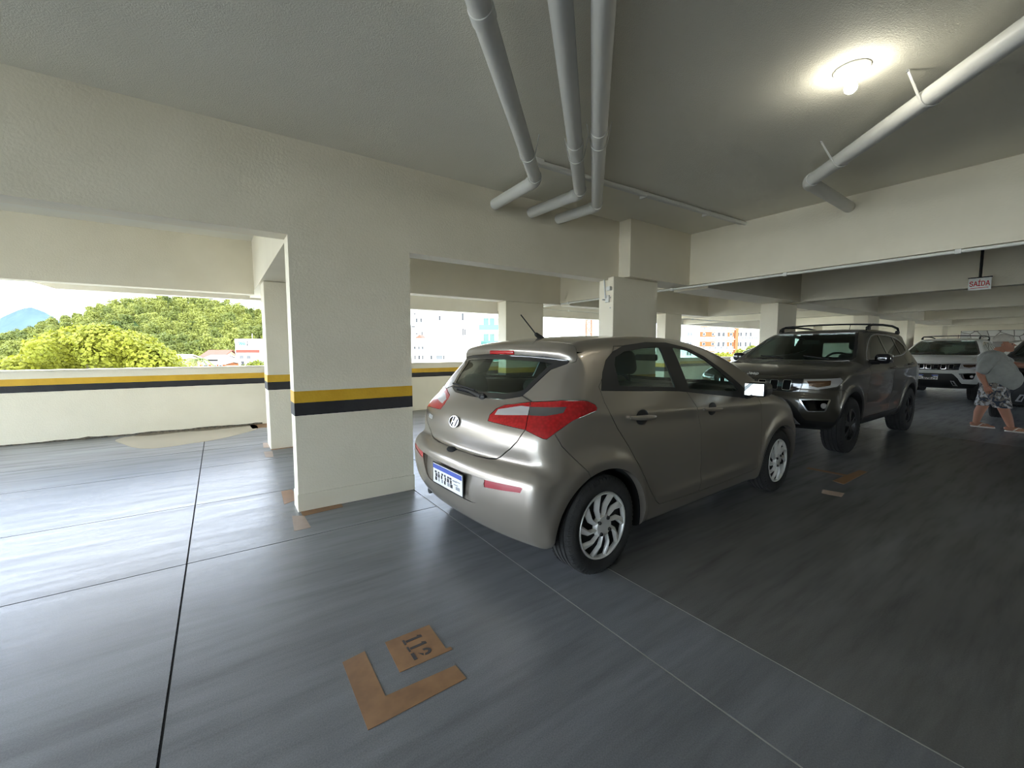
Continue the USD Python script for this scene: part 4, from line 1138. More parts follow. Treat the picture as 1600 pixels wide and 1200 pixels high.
# ----------------------------------------------------------------- the off-roaders
def suv_panels():
    B = suv_body()
    A = B.solid(0.021)
    I = B.solid(0.035, 0.016)
    AR = [(0.0, 0.385, 0.415), (2.64, 0.385, 0.415)]
    for x, z, r in AR:
        for s in (-1, 1):
            y0, y1 = (0.52, 1.05) if s > 0 else (-1.05, -0.52)
            A = A - cyl_y(x, z, r, y0, y1, 96)
            I = I - cyl_y(x, z, r + 0.016, y0 - 0.016 * (s > 0), y1 + 0.016 * (s < 0), 48)
    P = Panels(B, A - I)
    P.front_skin = (A - I) ^ box(3.0, 3.6, -1, 1, 0.3, 0.6)
    dlo = [(2.00, 1.195), (1.80, 1.310), (1.565, 1.424), (1.40, 1.495), (1.231, 1.548), (1.05, 1.575), (0.847, 1.585), (0.4, 1.575), (0.075, 1.545), (-0.18, 1.488), (-0.35, 1.40), (-0.38, 1.36), (-0.207, 1.300), (0.10, 1.255), (0.286, 1.238), (0.9, 1.215), (1.5, 1.188), (1.85, 1.178)]
    wins = [("front_door_glass", [(1.80, 1.215), (1.55, 1.395), (1.233, 1.520), (1.05, 1.548), (0.90, 1.556), (0.95, 1.238)]), ("rear_door_glass", [(0.83, 1.556), (0.5, 1.55), (0.24, 1.532), (0.28, 1.262), (0.87, 1.240)]), ("quarter_glass", [(0.17, 1.520), (-0.05, 1.475), (-0.22, 1.40), (-0.17, 1.325), (0.20, 1.273)])]
    for s in (-1, 1):
        piece = P.rest ^ side_prism(dlo, s, 0.35)
        P.rest = P.rest - side_prism(dlo, s, 0.35)
        edge = side_prism(poly_section(dlo) - cs_off(dlo, -0.014), s, 0.35)
        P.cut_out.append(("window_trim", piece ^ edge, "silver_plastic", "silver trim line round the side windows"))
        piece = piece - edge
        for name, g in wins:
            t = side_prism(g, s, 0.35)
            P.cut_out.append((name, (piece ^ t).translate((0, -s * 0.004, 0)), "glass_dark", "dark tinted side glass"))
            piece = piece - t
        P.cut_out.append(("window_frame", piece, "gloss_black", None))
    ws = [(1.40, -0.555), (1.445, -0.28), (1.455, 0), (1.445, 0.28), (1.40, 0.555), (1.75, 0.655), (2.10, 0.745), (2.19, 0.71), (2.275, 0.38), (2.30, 0), (2.275, -0.38), (2.19, -0.71), (2.10, -0.745), (1.75, -0.655)]
    piece = P.rest ^ top_prism(ws, 1.0, 1.75)
    P.rest = P.rest - top_prism(cs_off(ws, 0.003), 1.0, 1.75)
    inner = top_prism(cs_off(ws, -0.035), 1.0, 1.75)
    P.cut_out += [("windscreen", (piece ^ inner).translate((0, 0, -0.004)), "glass_rear", "windscreen"), ("windscreen_border", piece - inner, "gloss_black", None)]
    # front: lamps, grille with seven openings, fog lamps, dark lower bumper
    H3 = [(3.315, 0.555, 0.850), (3.29, 0.572, 0.970), (3.008, 0.846, 0.992), (2.99, 0.862, 0.96), (3.029, 0.862, 0.930), (3.11, 0.844, 0.887), (3.247, 0.706, 0.848)]
    D3 = [(3.286, 0.600, 0.948), (3.153, 0.802, 0.960), (3.168, 0.803, 0.903), (3.247, 0.705, 0.872), (3.283, 0.625, 0.890)]
    r2 = math.sqrt(0.5)
    flat = lambda pts: [((y - x) * r2, z) for x, y, z in pts]

    def lamp(cs, s):
        m = prism(cs, (-r2, r2, 0), (0, 0, 1), (r2, r2, 0), 2.0, 3.2)
        return m if s > 0 else mirrored(m)

    for s in (-1, 1):
        whole = P.rest ^ lamp(flat(H3), s)
        P.rest = P.rest - lamp(cs_off(flat(H3), 0.003), s)
        dark = lamp(flat(D3), s)
        P.cut_out += [("headlamp_rim", whole - dark, "lamp_clear", "bright rim of the headlamp"), ("headlamp_lens", whole ^ dark, "lamp_amber", "dark amber headlamp lens")]
    gr = [(-0.575, 0.974), (-0.30, 0.960), (0, 0.956), (0.30, 0.960), (0.575, 0.974), (0.548, 0.815), (0.25, 0.803), (-0.25, 0.803), (-0.548, 0.815)]
    q = P.rest ^ rear_prism(gr, 3.0, 3.6)
    P.rest = P.rest - rear_prism(cs_off(gr, 0.003), 3.0, 3.6)
    for k in range(-3, 4):
        y = 0.139 * k
        zt, zb = 0.944 + 0.012 * abs(k) / 3, 0.826
        sl = [(y - 0.046 + 0.006 * k / 3, zt), (y + 0.046 + 0.006 * k / 3, zt), (y + 0.046 - 0.006 * k / 3, zb), (y - 0.046 - 0.006 * k / 3, zb)]
        o = cs_off(cs_off(sl, -0.015), 0.015)
        P.cut_out.append(("grille_slot_rim", (q ^ rear_prism(o - cs_off(o, -0.006), 3.0, 3.6)).translate((0.006, 0, 0)), "chrome", "chrome rim of a grille opening"))
        q = q - rear_prism(o, 3.0, 3.6)
    P.cut_out.append(("grille", q, "gloss_black", "black grille with seven upright openings"))
    fog = [(0.555, 0.722), (0.70, 0.732), (0.835, 0.735), (0.84, 0.72), (0.812, 0.590), (0.80, 0.578), (0.655, 0.568), (0.635, 0.578)]
    lower = [(-0.44, 0.712), (0.44, 0.712), (0.475, 0.69), (0.553, 0.588), (0.59, 0.500), (0.62, 0.455), (0.95, 0.445), (0.95, 0.1), (-0.95, 0.1), (-0.95, 0.445), (-0.62, 0.455), (-0.59, 0.500), (-0.553, 0.588), (-0.475, 0.69)]
    for s in (-1, 1):
        f = [(s * y, z) for y, z in fog]
        q = P.rest ^ rear_prism(f, 2.9, 3.6)
        P.rest = P.rest - rear_prism(f, 2.9, 3.6)
        inn = rear_prism(cs_off(f, -0.014), 2.9, 3.6)
        P.cut_out += [("fog_lamp_rim", (q - inn).translate((0.004, 0, 0)), "chrome", "bright rim round the fog lamp"), ("fog_lamp_housing", main_piece(q ^ inn).translate((-0.01, 0, 0)), "gloss_black", None)]
    P.cut("lower_bumper", rear_prism(lower, 2.95, 3.6), "trim_black", None, "black lower bumper")
    hood = [(2.20, -0.70), (2.28, -0.4), (2.315, 0), (2.28, 0.4), (2.20, 0.70), (2.6, 0.735), (2.98, 0.715), (3.21, 0.60), (3.35, 0.34), (3.385, 0), (3.35, -0.34), (3.21, -0.60), (2.98, -0.715), (2.6, -0.735)]
    P.cut("bonnet", top_prism(cs_off(hood, -0.003), 0.93, 1.3), "paint", top_prism(cs_off(hood, 0.002), 0.93, 1.3))
    # black wheel-arch and sill cladding
    for x, z, r in AR:
        for s in (-1, 1):
            y0, y1 = (0.70, 1.05) if s > 0 else (-1.05, -0.70)
            P.cut("arch_trim", cyl_y(x, z, r + 0.065, y0, y1, 64) - box_m((x, 0, 0.1), (2, 3, 0.34)), "trim_black", None)
    P.cut("sill_trim", side_prism([(0.44, 0.2), (2.2, 0.2), (2.2, 0.405), (0.44, 0.405)], 1, -1.1, 1.1), "trim_black", None)
    fb = [(2.62, 0.1), (3.6, 0.1), (3.6, 0.85), (3.1, 0.85), (2.98, 0.84), (2.90, 0.80)]
    P.cut("front_bumper", side_prism(cs_off(fb, -0.0015), 1, -1.1, 1.1), "paint", side_prism(cs_off(fb, 0.0015), 1, -1.1, 1.1))
    split = [(0.86, 1.60), (0.905, 1.2), (0.985, 0.9), (1.0, 0.415)]
    fd = split + [(2.02, 0.415), (2.10, 0.75), (2.02, 1.12), (1.95, 1.25), (1.5, 1.5), (1.1, 1.6)]
    rd = split[::-1] + [(0.3, 1.6), (0.12, 1.30), (0.16, 1.10), (0.36, 0.86), (0.47, 0.65), (0.52, 0.415)]
    for s in (-1, 1):
        for name, d in (("rear_door", rd), ("front_door", fd)):
            P.cut(name, side_prism(cs_off(d, -0.0025), s, 0.5), "paint", side_prism(cs_off(d, 0.0025), s, 0.5))
    gl = [(-0.52, 1.14), (0.52, 1.14), (0.60, 1.20), (0.53, 1.46), (-0.53, 1.46), (-0.60, 1.20)]
    P.cut("rear_window", rear_prism(gl, -1.0, -0.3), "glass_dark", None)
    for s in (-1, 1):
        P.cut("tail_lamp", rear_prism([(s * 0.55, 1.06), (s * 0.95, 1.10), (s * 0.95, 0.96), (s * 0.58, 0.96)], -1.0, -0.45), "lamp_red", None)
    lin = None
    for x, z, r in AR:
        for y0, y1 in ((0.3, 0.83), (-0.83, -0.3)):
            c = cyl_y(x, z, r + 0.024, y0, y1, 64)
            lin = c if lin is None else lin + c
    P.cut("wheel_housing", lin, "liner_black", None)
    return P


SUV = suv_panels()


def suv_wheel_rim(rr):
    out = [m3.Manifold.revolve(poly_section([(rr * 0.86, 0.02), (rr, 0.02), (rr, -0.014), (rr * 0.92, -0.014)]), 48).rotate((-90, 0, 0)), m3.Manifold.cylinder(0.03, rr * 0.26, rr * 0.22, 24).rotate((90, 0, 0)).translate((0, 0.012, 0))]
    for k in range(5):
        for da in (-9, 9):
            p = []
            for r, hw, lo, hi in ((0.18, 0.10, 0.01, -0.016), (0.93, 0.065, 0.012, -0.010)):
                c = np.array([math.sin(math.radians(da * r)), math.cos(math.radians(da * r))]) * r * rr
                p += [(c[0] - hw * rr, y, c[1]) for y in (lo, hi)] + [(c[0] + hw * rr, y, c[1]) for y in (lo, hi)]
            out.append(m3.Manifold.hull_points(np.array(p)).rotate((0, 72.0 * k, 0)))
    return m3.Manifold.batch_boolean(out, m3.OpType.Add)


def add_suv(car, paint_name, plate=None, badge=True):
    B = SUV.body
    for name, m, mt, label in SUV.cut_out:
        skin(name, m, B, paint_name if mt == "paint" else mt, car, label)
    skin("body_shell", SUV.rest, B, paint_name, car)
    part("grille_mesh", rbox(3.20, 3.235, -0.52, 0.52, 0.81, 0.955, 0.01), "liner_black", car)
    if badge:
        text_on(car, "bonnet_badge", "Jeep", 0.042, (3.352, -0.01, 1.020), (0, 1, 0), (-0.62, 0, 0.78), "badge_silver", depth=0.006, label="small chrome Jeep lettering on the bonnet edge", width=0.15)
    for s in (-1, 1):
        fl = part("fog_lamp", basis(lathe([(0.0, 0.014), (0.026, 0.012), (0.034, 0.004), (0.036, 0.0), (0.028, 0.006), (0.026, -0.01), (0, -0.01)], 24), (3.205, s * 0.775, 0.645), (0, 1, 0), (0, 0, 1), (1, 0, 0)), "lamp_clear", car)
        ty = poly_section([(s * 0.420, 0.530), (s * 0.488, 0.526), (s * 0.550, 0.389), (s * 0.466, 0.389)]) - poly_section([(s * 0.440, 0.508), (s * 0.468, 0.505), (s * 0.512, 0.412), (s * 0.476, 0.412)])
        tt = m3.Manifold.extrude(ty, 0.5).transform(np.array([[0, 0, 1, 3.0], [1, 0, 0, 0], [0, 1, 0, 0]], float))
        lay = SUV.front_skin ^ tt
        skin("tow_trim", lay.translate((0.006, 0, 0)), B, "silver_plastic", car, "silver bumper accent")
        mr = part("door_mirror", [rbox(1.70, 1.90, min(s * 0.885, s * 1.06), max(s * 0.885, s * 1.06), 1.145, 1.285, 0.055, 20), tube([(1.90, s * 0.82, 1.16), (1.83, s * 0.93, 1.17)], 0.035, 12)], "gloss_black" if paint_name != "paint_white" else "paint_white", car)
        part("mirror_glass", rbox(1.695, 1.700, min(s * 0.90, s * 1.045), max(s * 0.90, s * 1.045), 1.165, 1.265, 0.002), "mirror", mr)
        for x, z in ((1.07, 1.075), (0.15, 1.112)):
            part("door_handle", tube([(x + u * 0.11, s * (0.905 + 0.030 - 0.03 * abs(u) ** 4), z - u * 0.006) for u in np.linspace(-1, 1, 13)], 0.014, 12), paint_name, car)
        rail = [(1.22, 0.60, 1.64), (1.12, 0.60, 1.695), (0.98, 0.605, 1.722), (0.5, 0.61, 1.732), (0.0, 0.61, 1.728), (-0.35, 0.60, 1.70), (-0.50, 0.59, 1.63)]
        part("roof_rail", [tube([(x, s * y, z) for x, y, z in rail], [0.012, 0.018, 0.018, 0.018, 0.018, 0.018, 0.012], 12), rbox(1.08, 1.20, min(s * 0.58, s * 0.62), max(s * 0.58, s * 0.62), 1.635, 1.69, 0.015), rbox(-0.46, -0.34, min(s * 0.57, s * 0.61), max(s * 0.57, s * 0.61), 1.60, 1.66, 0.015)], "trim_black", car)
        wp = part("wiper", tube([(2.26, s * 0.30 + 0.2, 1.205), (2.18, s * 0.30 - 0.15, 1.245)], 0.009, 8), "trim_black", car)
    part("roof_bar", tube([(1.02, -0.60, 1.725), (1.03, -0.3, 1.738), (1.035, 0, 1.742), (1.03, 0.3, 1.738), (1.02, 0.60, 1.725)], 0.013, 12), "trim_black", car)
    part("aerial", tube([(-0.25, -0.05, 1.635), (-0.30, -0.05, 1.80)], 0.005, 8), "trim_black", car)
    for y in (-0.38, 0.38):
        c, b, h, p = seat(0.95, y, 0.60)
        st = part("front_seat", [c, b], "seat_fabric", car)
        part("headrest", [h] + p, "seat_fabric", st)
    st = part("rear_bench", [rbox(0.10, 0.60, -0.65, 0.65, 0.58, 0.76, 0.06), rbox(-0.08, 0.08, -0.65, 0.65, 0, 0.52, 0.06).rotate((0, -20, 0)).translate((0.10, 0, 0.70))], "seat_fabric", car)
    part("dashboard", rbox(1.68, 2.10, -0.70, 0.70, 0.85, 1.145, 0.08, 16), "dash_black", car)
    part("steering_wheel", basis(tube([(0.185 * math.cos(a), 0.185 * math.sin(a), 0) for a in np.linspace(0, 2 * math.pi, 40, endpoint=False)], 0.016, 10, closed=True), (1.52, 0.38, 1.12), (0, 1, 0), (0.42, 0, 0.91), (0.91, 0, -0.42)), "dash_black", car)
    part("rear_view_mirror", rbox(1.52, 1.55, -0.12, 0.12, 1.42, 1.49, 0.014), "trim_black", car)
    part("cabin_floor", box(-0.5, 2.1, -0.62, 0.62, 0.33, 0.36), "liner_black", car, smooth=False)
    R, rr, rw = 0.365, 0.215, 0.235
    for x in (0.0, 2.64):
        for s in (-1, 1):
            flip, loc = np.array([1.0, 1.0 if s < 0 else -1.0, 1.0]), np.array([x, s * 0.785, R])

            def at(m):
                v, f = tri(m)
                return v * flip + loc, (f if s < 0 else f[:, ::-1])

            w = part("wheel_tire", at(wheel("", R, rw, rr, 0)), "tire", car, smooth=40)
            part("tread_lugs", at(tread_blocks(R, rw, 44)), "tire", w, smooth=False, kind="stuff")
            part("wheel_rim", at(suv_wheel_rim(rr).translate((0, -0.085, 0))), "dark_alloy", w, label="dark five-spoke rim")
            part("brake_disc", at(m3.Manifold.cylinder(0.03, rr * 0.95, rr * 0.95, 40).rotate((90, 0, 0)).translate((0, -0.02, 0))), "steel_dark", w)
    if plate:
        pl = part("number_plate", rbox(3.452, 3.457, -0.20, 0.20, 0.545, 0.675, 0.0024), "plate_white", car, label=f"white number plate with a blue band reading {plate}")
        part("plate_band", box(3.4568, 3.4585, -0.197, 0.197, 0.640, 0.672), "plate_blue", pl, smooth=False)
        text_on(pl, "plate_number", plate, 0.062, (3.4568, 0, 0.588), (0, 1, 0), (0, 0, 1), "plate_ink", width=0.36)


j1 = thing("off_road_car", "dark grey off-road car with black wheels facing the camera, just beyond the silver hatchback", "car", (9.29, 2.79, 0), math.pi)
add_suv(j1, "paint_graphite")
j2 = thing("off_road_car", "white off-road car at the far end, between the dark off-roader and the man", "car", (18.99, 2.85, 0), math.pi)
add_suv(j2, "paint_white", "RLB7B79")
j3 = thing("off_road_car", "black car cut off by the right edge of the photo, behind the man", "car", (15.24, 0.46, 0), math.pi)
add_suv(j3, "paint_black", badge=False)
hc = thing("hatchback_car", "small white car far off, just left of the dark off-roader's windscreen", "car", (15.5, 6.2, 0), math.pi)
add_hatch(hc, "paint_white", detail=False)
# ----------------------------------------------------------------- outside: ground, hill, trees, houses
R_H, F_H = np.array([math.cos(YAW), -math.sin(YAW), 0.0]), np.array([math.sin(YAW), math.cos(YAW), 0.0])  # to the right / ahead of the viewpoint
G_Z = -9.0


def out(right, ahead, z=0.0):
    return R_H * right + F_H * ahead + np.array([0, 0, z])


noisy("street_ground", (0.42, 0.43, 0.33), (0.56, 0.54, 0.48), 0.03, (0.9, 1.0), spec=0.2)
noisy("hill_soil", (0.020, 0.045, 0.012), (0.05, 0.08, 0.02), 0.08, (0.9, 1.0), spec=0.1)
noisy("mountain", (0.07, 0.105, 0.13), (0.09, 0.13, 0.155), 0.004, (0.95, 1.0), spec=0.0)  # distance haze painted in as a bluish tone
mat("bark", (0.09, 0.065, 0.045), 0.9)
mat("palm_trunk", (0.20, 0.12, 0.07), 0.9)


def leafy(name, lo, hi, trans=0.35, scale=0.35):
    MAT[name] = usdkit.material(stage, f"/World/Looks/{name}", {"g": ("geometry", {}), "oi": ("object_info", {}), "n": ("noise_texture", {"scale": scale, "detail": 3.0}), "a": ("math", {"math_type": "multiply_add", "value2": 0.35}), "i": ("math", {"math_type": "multiply_add", "value2": 0.5}),
                                "r": ("rgb_ramp", {"ramp": [(0.3, lo), (0.85, hi)]}), "d": ("principled_bsdf", {"roughness": 0.65, "specular_ior_level": 0.25}), "t": ("translucent_bsdf", {}), "x": ("mix_closure", {"fac": trans})},
                                [("g.position", "n.vector"), ("g.random_per_island", "a.value1"), ("n.fac", "a.value3"), ("oi.random", "i.value1"), ("a.value", "i.value3"), ("i.value", "r.fac"), ("r.color", "d.base_color"), ("r.color", "t.color"), ("d.BSDF", "x.closure1"), ("t.BSDF", "x.closure2")], surface="x.closure")


leafy("leaf_forest", (0.040, 0.066, 0.013), (0.21, 0.22, 0.042), scale=0.05)
leafy("leaf_lime", (0.055, 0.085, 0.007), (0.225, 0.225, 0.020), scale=0.6)
leafy("leaf_palm", (0.09, 0.13, 0.03), (0.20, 0.21, 0.06), scale=0.4)

gx = np.array([[-2500, -600], [2500, -600], [2500, 4000], [-2500, 4000]], float)
structure("ground", (np.array([[x, y, G_Z] for x, y in gx]), np.array([[0, 1, 2], [0, 2, 3]])), "street_ground", "street level far below the parking deck")

# ridge height above the eye, seen by right/ahead ratio
K_R = np.array([-2.6, -1.9, -1.45, -1.218, -1.09, -1.017, -0.95, -0.883, -0.80, -0.715, -0.653, -0.598, -0.52, -0.42, -0.3, -0.1])
K_E = np.array([0.010, 0.012, 0.018, 0.026, 0.068, 0.090, 0.113, 0.126, 0.125, 0.119, 0.110, 0.093, 0.066, 0.036, 0.012, 0.0])
A0, A1 = 105.0, 210.0


def hill_z(k, a):
    top = 1.34 + np.interp(k, K_R, K_E) * A1 - 7.6 - G_Z
    t = np.clip((a - A0) / (A1 - A0), 0, 1)
    fall = np.clip((a - A1) / 120, 0, 1)
    return G_Z + np.maximum(top, 0) * (0.15 * t + 0.85 * t**1.35) * (1 - 0.5 * fall**2)


ks, as_ = np.linspace(-2.6, -0.1, 90), np.linspace(95, 330, 60)
KK, AA = np.meshgrid(ks, as_, indexing="ij")
hz = hill_z(KK, AA) + 1.5 * (meshkit.noise(np.stack([KK * AA / 12, AA / 12, AA * 0], -1), 4) - 0.5) * (AA > 110)
V = (R_H * (KK * AA)[..., None] + F_H * AA[..., None]) + np.array([0, 0, 1.0]) * hz[..., None]
ii = np.arange(len(ks) * len(as_)).reshape(len(ks), len(as_))
q = np.stack([ii[:-1, :-1], ii[1:, :-1], ii[1:, 1:], ii[:-1, 1:]], -1).reshape(-1, 4)
structure("hill", (V.reshape(-1, 3), q), "hill_soil", "ground of the wooded hill beyond the parapet", smooth=True)

k = np.linspace(-2.2, -0.9, 80)
ph = 0.036 + 0.055 * np.exp(-(((k + 1.13) / 0.075) ** 2)) + 0.020 * np.exp(-(((k + 1.26) / 0.09) ** 2)) + 0.006 * meshkit.fbm(np.stack([k * 30, k * 0, k * 0], 1), 4, 2)
rows = []
for j, (a, s) in enumerate(((2300, 0.0), (2450, 0.62), (2600, 1.0), (3000, 0.0))):
    rows.append(np.array([out(kk * a, a, G_Z + s * (1.34 - G_Z + e * 2600 + 40 * (meshkit.noise(np.array([kk * 40, j * 1.0, 0.0])) - 0.5) * (0 < s < 1))) for kk, e in zip(k, ph)]))
n = len(k)
ii = np.arange(4 * n).reshape(4, n)
q = np.stack([ii[:-1, :-1], ii[:-1, 1:], ii[1:, 1:], ii[1:, :-1]], -1).reshape(-1, 4)
structure("mountain", (np.vstack(rows), q), "mountain", "bluish far mountain at the left edge of the view", smooth=True)


def leaves(centres, normals, size, rng, wide=0.6):
    """Small leaf blades: each a bent pair of triangles."""
    n = len(centres)
    d = rng.normal(size=(n, 3))
    u = np.cross(normals, d)
    u /= np.linalg.norm(u, axis=1, keepdims=True)
    w = np.cross(normals, u)
    s = (size * rng.uniform(0.6, 1.3, n))[:, None]
    v = np.stack([centres - u * s * 0.5, centres + w * s * 0.5 * wide - normals * s * 0.12, centres + u * s * 0.5, centres - w * s * 0.5 * wide - normals * s * 0.12], 1).reshape(-1, 3)
    b = np.arange(n)[:, None] * 4
    return v, np.vstack([b + [0, 1, 2], b + [0, 2, 3]])


def crown(blobs, count, size, rng, wide=0.8):
    """Leaves over the surface of the blobs (centre, radii)."""
    c = np.array([b[0] for b in blobs], float)
    r = np.array([b[1] for b in blobs], float)
    wgt = (r**2).sum(1)
    pick = rng.choice(len(blobs), count, p=wgt / wgt.sum())
    d = rng.normal(size=(count, 3))
    d /= np.linalg.norm(d, axis=1, keepdims=True)
    p = c[pick] + d * r[pick] * rng.uniform(0.72, 1.05, (count, 1))
    nn = d + rng.normal(size=(count, 3)) * 0.45 + np.array([0, 0, 0.35])
    return leaves(p, nn / np.linalg.norm(nn, axis=1, keepdims=True), size, rng, wide)


def tree_blobs(rng, n, w, h, z):
    out_ = [((0, 0, z + h * 0.5), (w * 0.42, w * 0.42, h * 0.48))]
    for _ in range(n):
        a, rr = rng.uniform(0, 2 * math.pi), w * 0.34 * math.sqrt(rng.random())
        zz = z + h * rng.uniform(0.25, 0.9)
        s = w * rng.uniform(0.17, 0.26)
        out_.append(((rr * math.cos(a), rr * math.sin(a), zz), (s, s, s * 0.8)))
    return out_


FOREST = "trees on the wooded hill"
FLAB = "one of the green trees covering the wooded hill beyond the parapet"
protos = []
rt_ = np.random.default_rng(21)
spots = []
for a in np.arange(108, 262, 6.3):
    for r_ in np.arange(-1.55 * a, -0.40 * a, 6.3):
        spots.append((r_ + rt_.uniform(-0.5, 0.5) + 3.1 * (int(a / 6.3) % 2), a + rt_.uniform(-0.5, 0.5)))
spots = np.array([s for s in spots if -1.5 < s[0] / s[1] < -0.42])
kk = spots[:, 0] / spots[:, 1]
zz = hill_z(kk, spots[:, 1])
good = zz > G_Z + 0.6
spots, kk, zz = spots[good], kk[good], zz[good]
seen = (kk > -1.24) & (kk < -0.56)
order = np.argsort(np.where(seen, spots[:, 1], 1e4))
first, rest = order[:290], order[290:]
shapes = [(4.9, 7.2, 1.5), (4.6, 8.2, 2.0), (5.2, 6.6, 1.5)]
for w_, h_, z_ in shapes:
    rg_ = np.random.default_rng(int(w_ * 10))
    protos.append(crown(tree_blobs(rg_, 11, w_, h_, z_), 620, 0.72, rg_) + (tube([(0, 0, -1.5), (0.1, 0, 1.5), (0.0, 0.1, z_ + h_ * 0.45)], [0.25, 0.2, 0.08], 8),))
made = []
for i, s in enumerate(first):
    loc = out(spots[s][0], spots[s][1], zz[s] - 0.5)
    kd = i % 3
    if i < 3:
        t = thing("forest_tree", FLAB, "tree", loc, 0.0, FOREST)
        part("crown", protos[kd][:2], "leaf_forest", t, smooth=False, kind="stuff")
        part("trunk", protos[kd][2], "bark", t)
        made.append(t)
    else:
        sc = rt_.uniform(0.85, 1.03)
        copy_of(made[kd], "forest_tree", FLAB, loc, rt_.uniform(0, 6.28), FOREST, "tree", (sc, sc, sc * rt_.uniform(0.85, 1.2)))
pi = UsdGeom.PointInstancer.Define(stage, "/World/forest_canopy")
tag(pi.GetPrim(), "continuous canopy of the smaller trees higher on the wooded hill", "forest", kind="stuff")
pp = []
for kd, pr in enumerate(protos):
    p_ = f"/World/forest_canopy/tree_kind_{'abc'[kd]}"
    usdkit.mesh(stage, p_, pr[:2], MAT["leaf_forest"])
    pp.append(Sdf.Path(p_))
pi.CreatePrototypesRel().SetTargets(pp)
n = len(rest)
pi.CreateProtoIndicesAttr(Vt.IntArray.FromNumpy(rt_.integers(0, 3, n).astype(np.int32)))
pi.CreatePositionsAttr(Vt.Vec3fArray.FromNumpy(np.array([out(spots[s][0], spots[s][1], zz[s] - 0.5) for s in rest]).astype(np.float32)))
sc = rt_.uniform(0.85, 1.03, n)
pi.CreateScalesAttr(Vt.Vec3fArray.FromNumpy(np.stack([sc, sc, sc * rt_.uniform(0.85, 1.25, n)], 1).astype(np.float32)))
an = rt_.uniform(0, math.pi, n)
pi.CreateOrientationsAttr(Vt.QuathArray([Gf.Quath(float(math.cos(x)), 0.0, 0.0, float(math.sin(x))) for x in an]))


def lime_tree(right, ahead, top, blobs, count, leaf, label, seed):
    rg_ = np.random.default_rng(seed)
    t = thing("leafy_tree", label, "tree", out(right, ahead, G_Z))
    bl = [((x, y, z - G_Z), r) for x, y, z, r in blobs]
    part("foliage", crown(bl, count, leaf, rg_), "leaf_lime", t, smooth=False, kind="stuff")
    part("trunk", tube([(0, 0, 0), (0.1, 0, 3.0), (0, 0, 6.5)], [0.32, 0.24, 0.14], 12), "bark", t)
    for b in bl[:6]:
        part("branch", tube([(0, 0, 4.5), tuple(0.5 * np.array(b[0]) + np.array([0, 0, 3.0])), b[0]], [0.12, 0.08, 0.03], 8), "bark", t)


def blob_set(rng, n, w, z_top, h, cut=0.0):
    o = []
    for _ in range(n):
        x = rng.uniform(-0.5, 0.5) * w
        y = rng.uniform(-0.35, 0.35) * w
        e = 1 - (abs(x) / (0.52 * w)) ** 2.2
        s = rng.uniform(0.6, 1.15)
        z = z_top - s - (1 - max(e, 0)) * h * 0.8 - rng.uniform(0, h * 0.5) * (abs(y) / (0.35 * w))
        o.append((x, y, z, (s * 1.15, s * 1.15, s)))
    return o


rg_ = np.random.default_rng(5)
B1 = blob_set(rg_, 42, 6.6, 2.75, 3.0)
lime_tree(-22.5, 23.0, 2.6, B1, 21000, 0.21, "large yellow-green tree whose crown rises just over the parapet at the left", 8)
B2 = blob_set(rg_, 12, 3.4, 1.15, 2.2)
lime_tree(-33.3, 29.5, 1.1, B2, 6000, 0.22, "small yellow-green tree at the far left edge, left of the large crown", 9)
B3 = blob_set(rg_, 12, 4.2, -0.2, 1.6)
lime_tree(-40.2, 66.0, 0, B3, 3000, 0.34, "small yellow tree in front of the white building with the red band", 10)
B4 = blob_set(rg_, 14, 9.0, 0.9, 2.2)
lime_tree(44.5, 88.0, 0, B4, 5000, 0.42, "yellow-green tree at the foot of the orange and white apartment block, left part", 12)
B5 = blob_set(rg_, 14, 9.0, 2.4, 3.5)
lime_tree(53.5, 92.0, 0, B5, 5000, 0.42, "yellow-green tree standing right of the orange and white apartment block", 13)
# palm
pt = thing("palm_tree", "palm tree with drooping fronds among the houses below the hill", "palm tree", out(-40.6, 54.0, G_Z))
part("trunk", tube([(0, 0, 0), (0.15, 0, 4), (0, 0, 9.0)], [0.22, 0.17, 0.15], 10), "palm_trunk", pt)
for j in range(16):
    a, el = j * 2.4, rg_.uniform(-0.1, 0.9)
    tt = np.linspace(0, 1, 9)
    L = rg_.uniform(2.0, 2.6)
    mid = np.stack([math.cos(a) * tt * L * 0.85, math.sin(a) * tt * L * 0.85, 9.0 + el * tt * L * 0.8 - 1.15 * tt**2 * L * 0.75], 1)
    wv = np.array([-math.sin(a), math.cos(a), 0])
    vv, ff = [], []
    for i_ in range(1, 9):
        for s_ in (-1, 1):
            b0, b1 = mid[i_ - 1], mid[i_]
            tip = mid[i_] + s_ * wv * 0.55 * (1 - 0.6 * tt[i_]) + (b1 - b0) * 0.8 - np.array([0, 0, 0.22])
            n0 = len(vv)
            vv += [b0, b1, tip]
            ff.append((n0, n0 + 1, n0 + 2))
    part("frond", (np.array(vv), np.array(ff)), "leaf_palm", pt, smooth=False)

# buildings: drawn in a frame with x to the right, y away, z up from the eye's floor
mat("white_wall", (0.78, 0.77, 0.74), 0.8)
mat("cream_wall", (0.50, 0.42, 0.27), 0.8)
mat("orange_wall", (0.27, 0.085, 0.022), 0.8)
mat("red_band", (0.20, 0.04, 0.02), 0.8)
mat("roof_tile", (0.20, 0.065, 0.035), 0.85)
mat("roof_sheet", (0.42, 0.40, 0.36), 0.7)
mat("window_dark", (0.03, 0.03, 0.028), 0.35)
mat("window_gray", (0.10, 0.10, 0.095), 0.3)
mat("green_glass", (0.03, 0.10, 0.078), 0.1)
mat("sign_teal", (0.015, 0.16, 0.16), 0.6)
mat("tower_rust", (0.20, 0.10, 0.05), 0.7)
RZ_OUT = -YAW


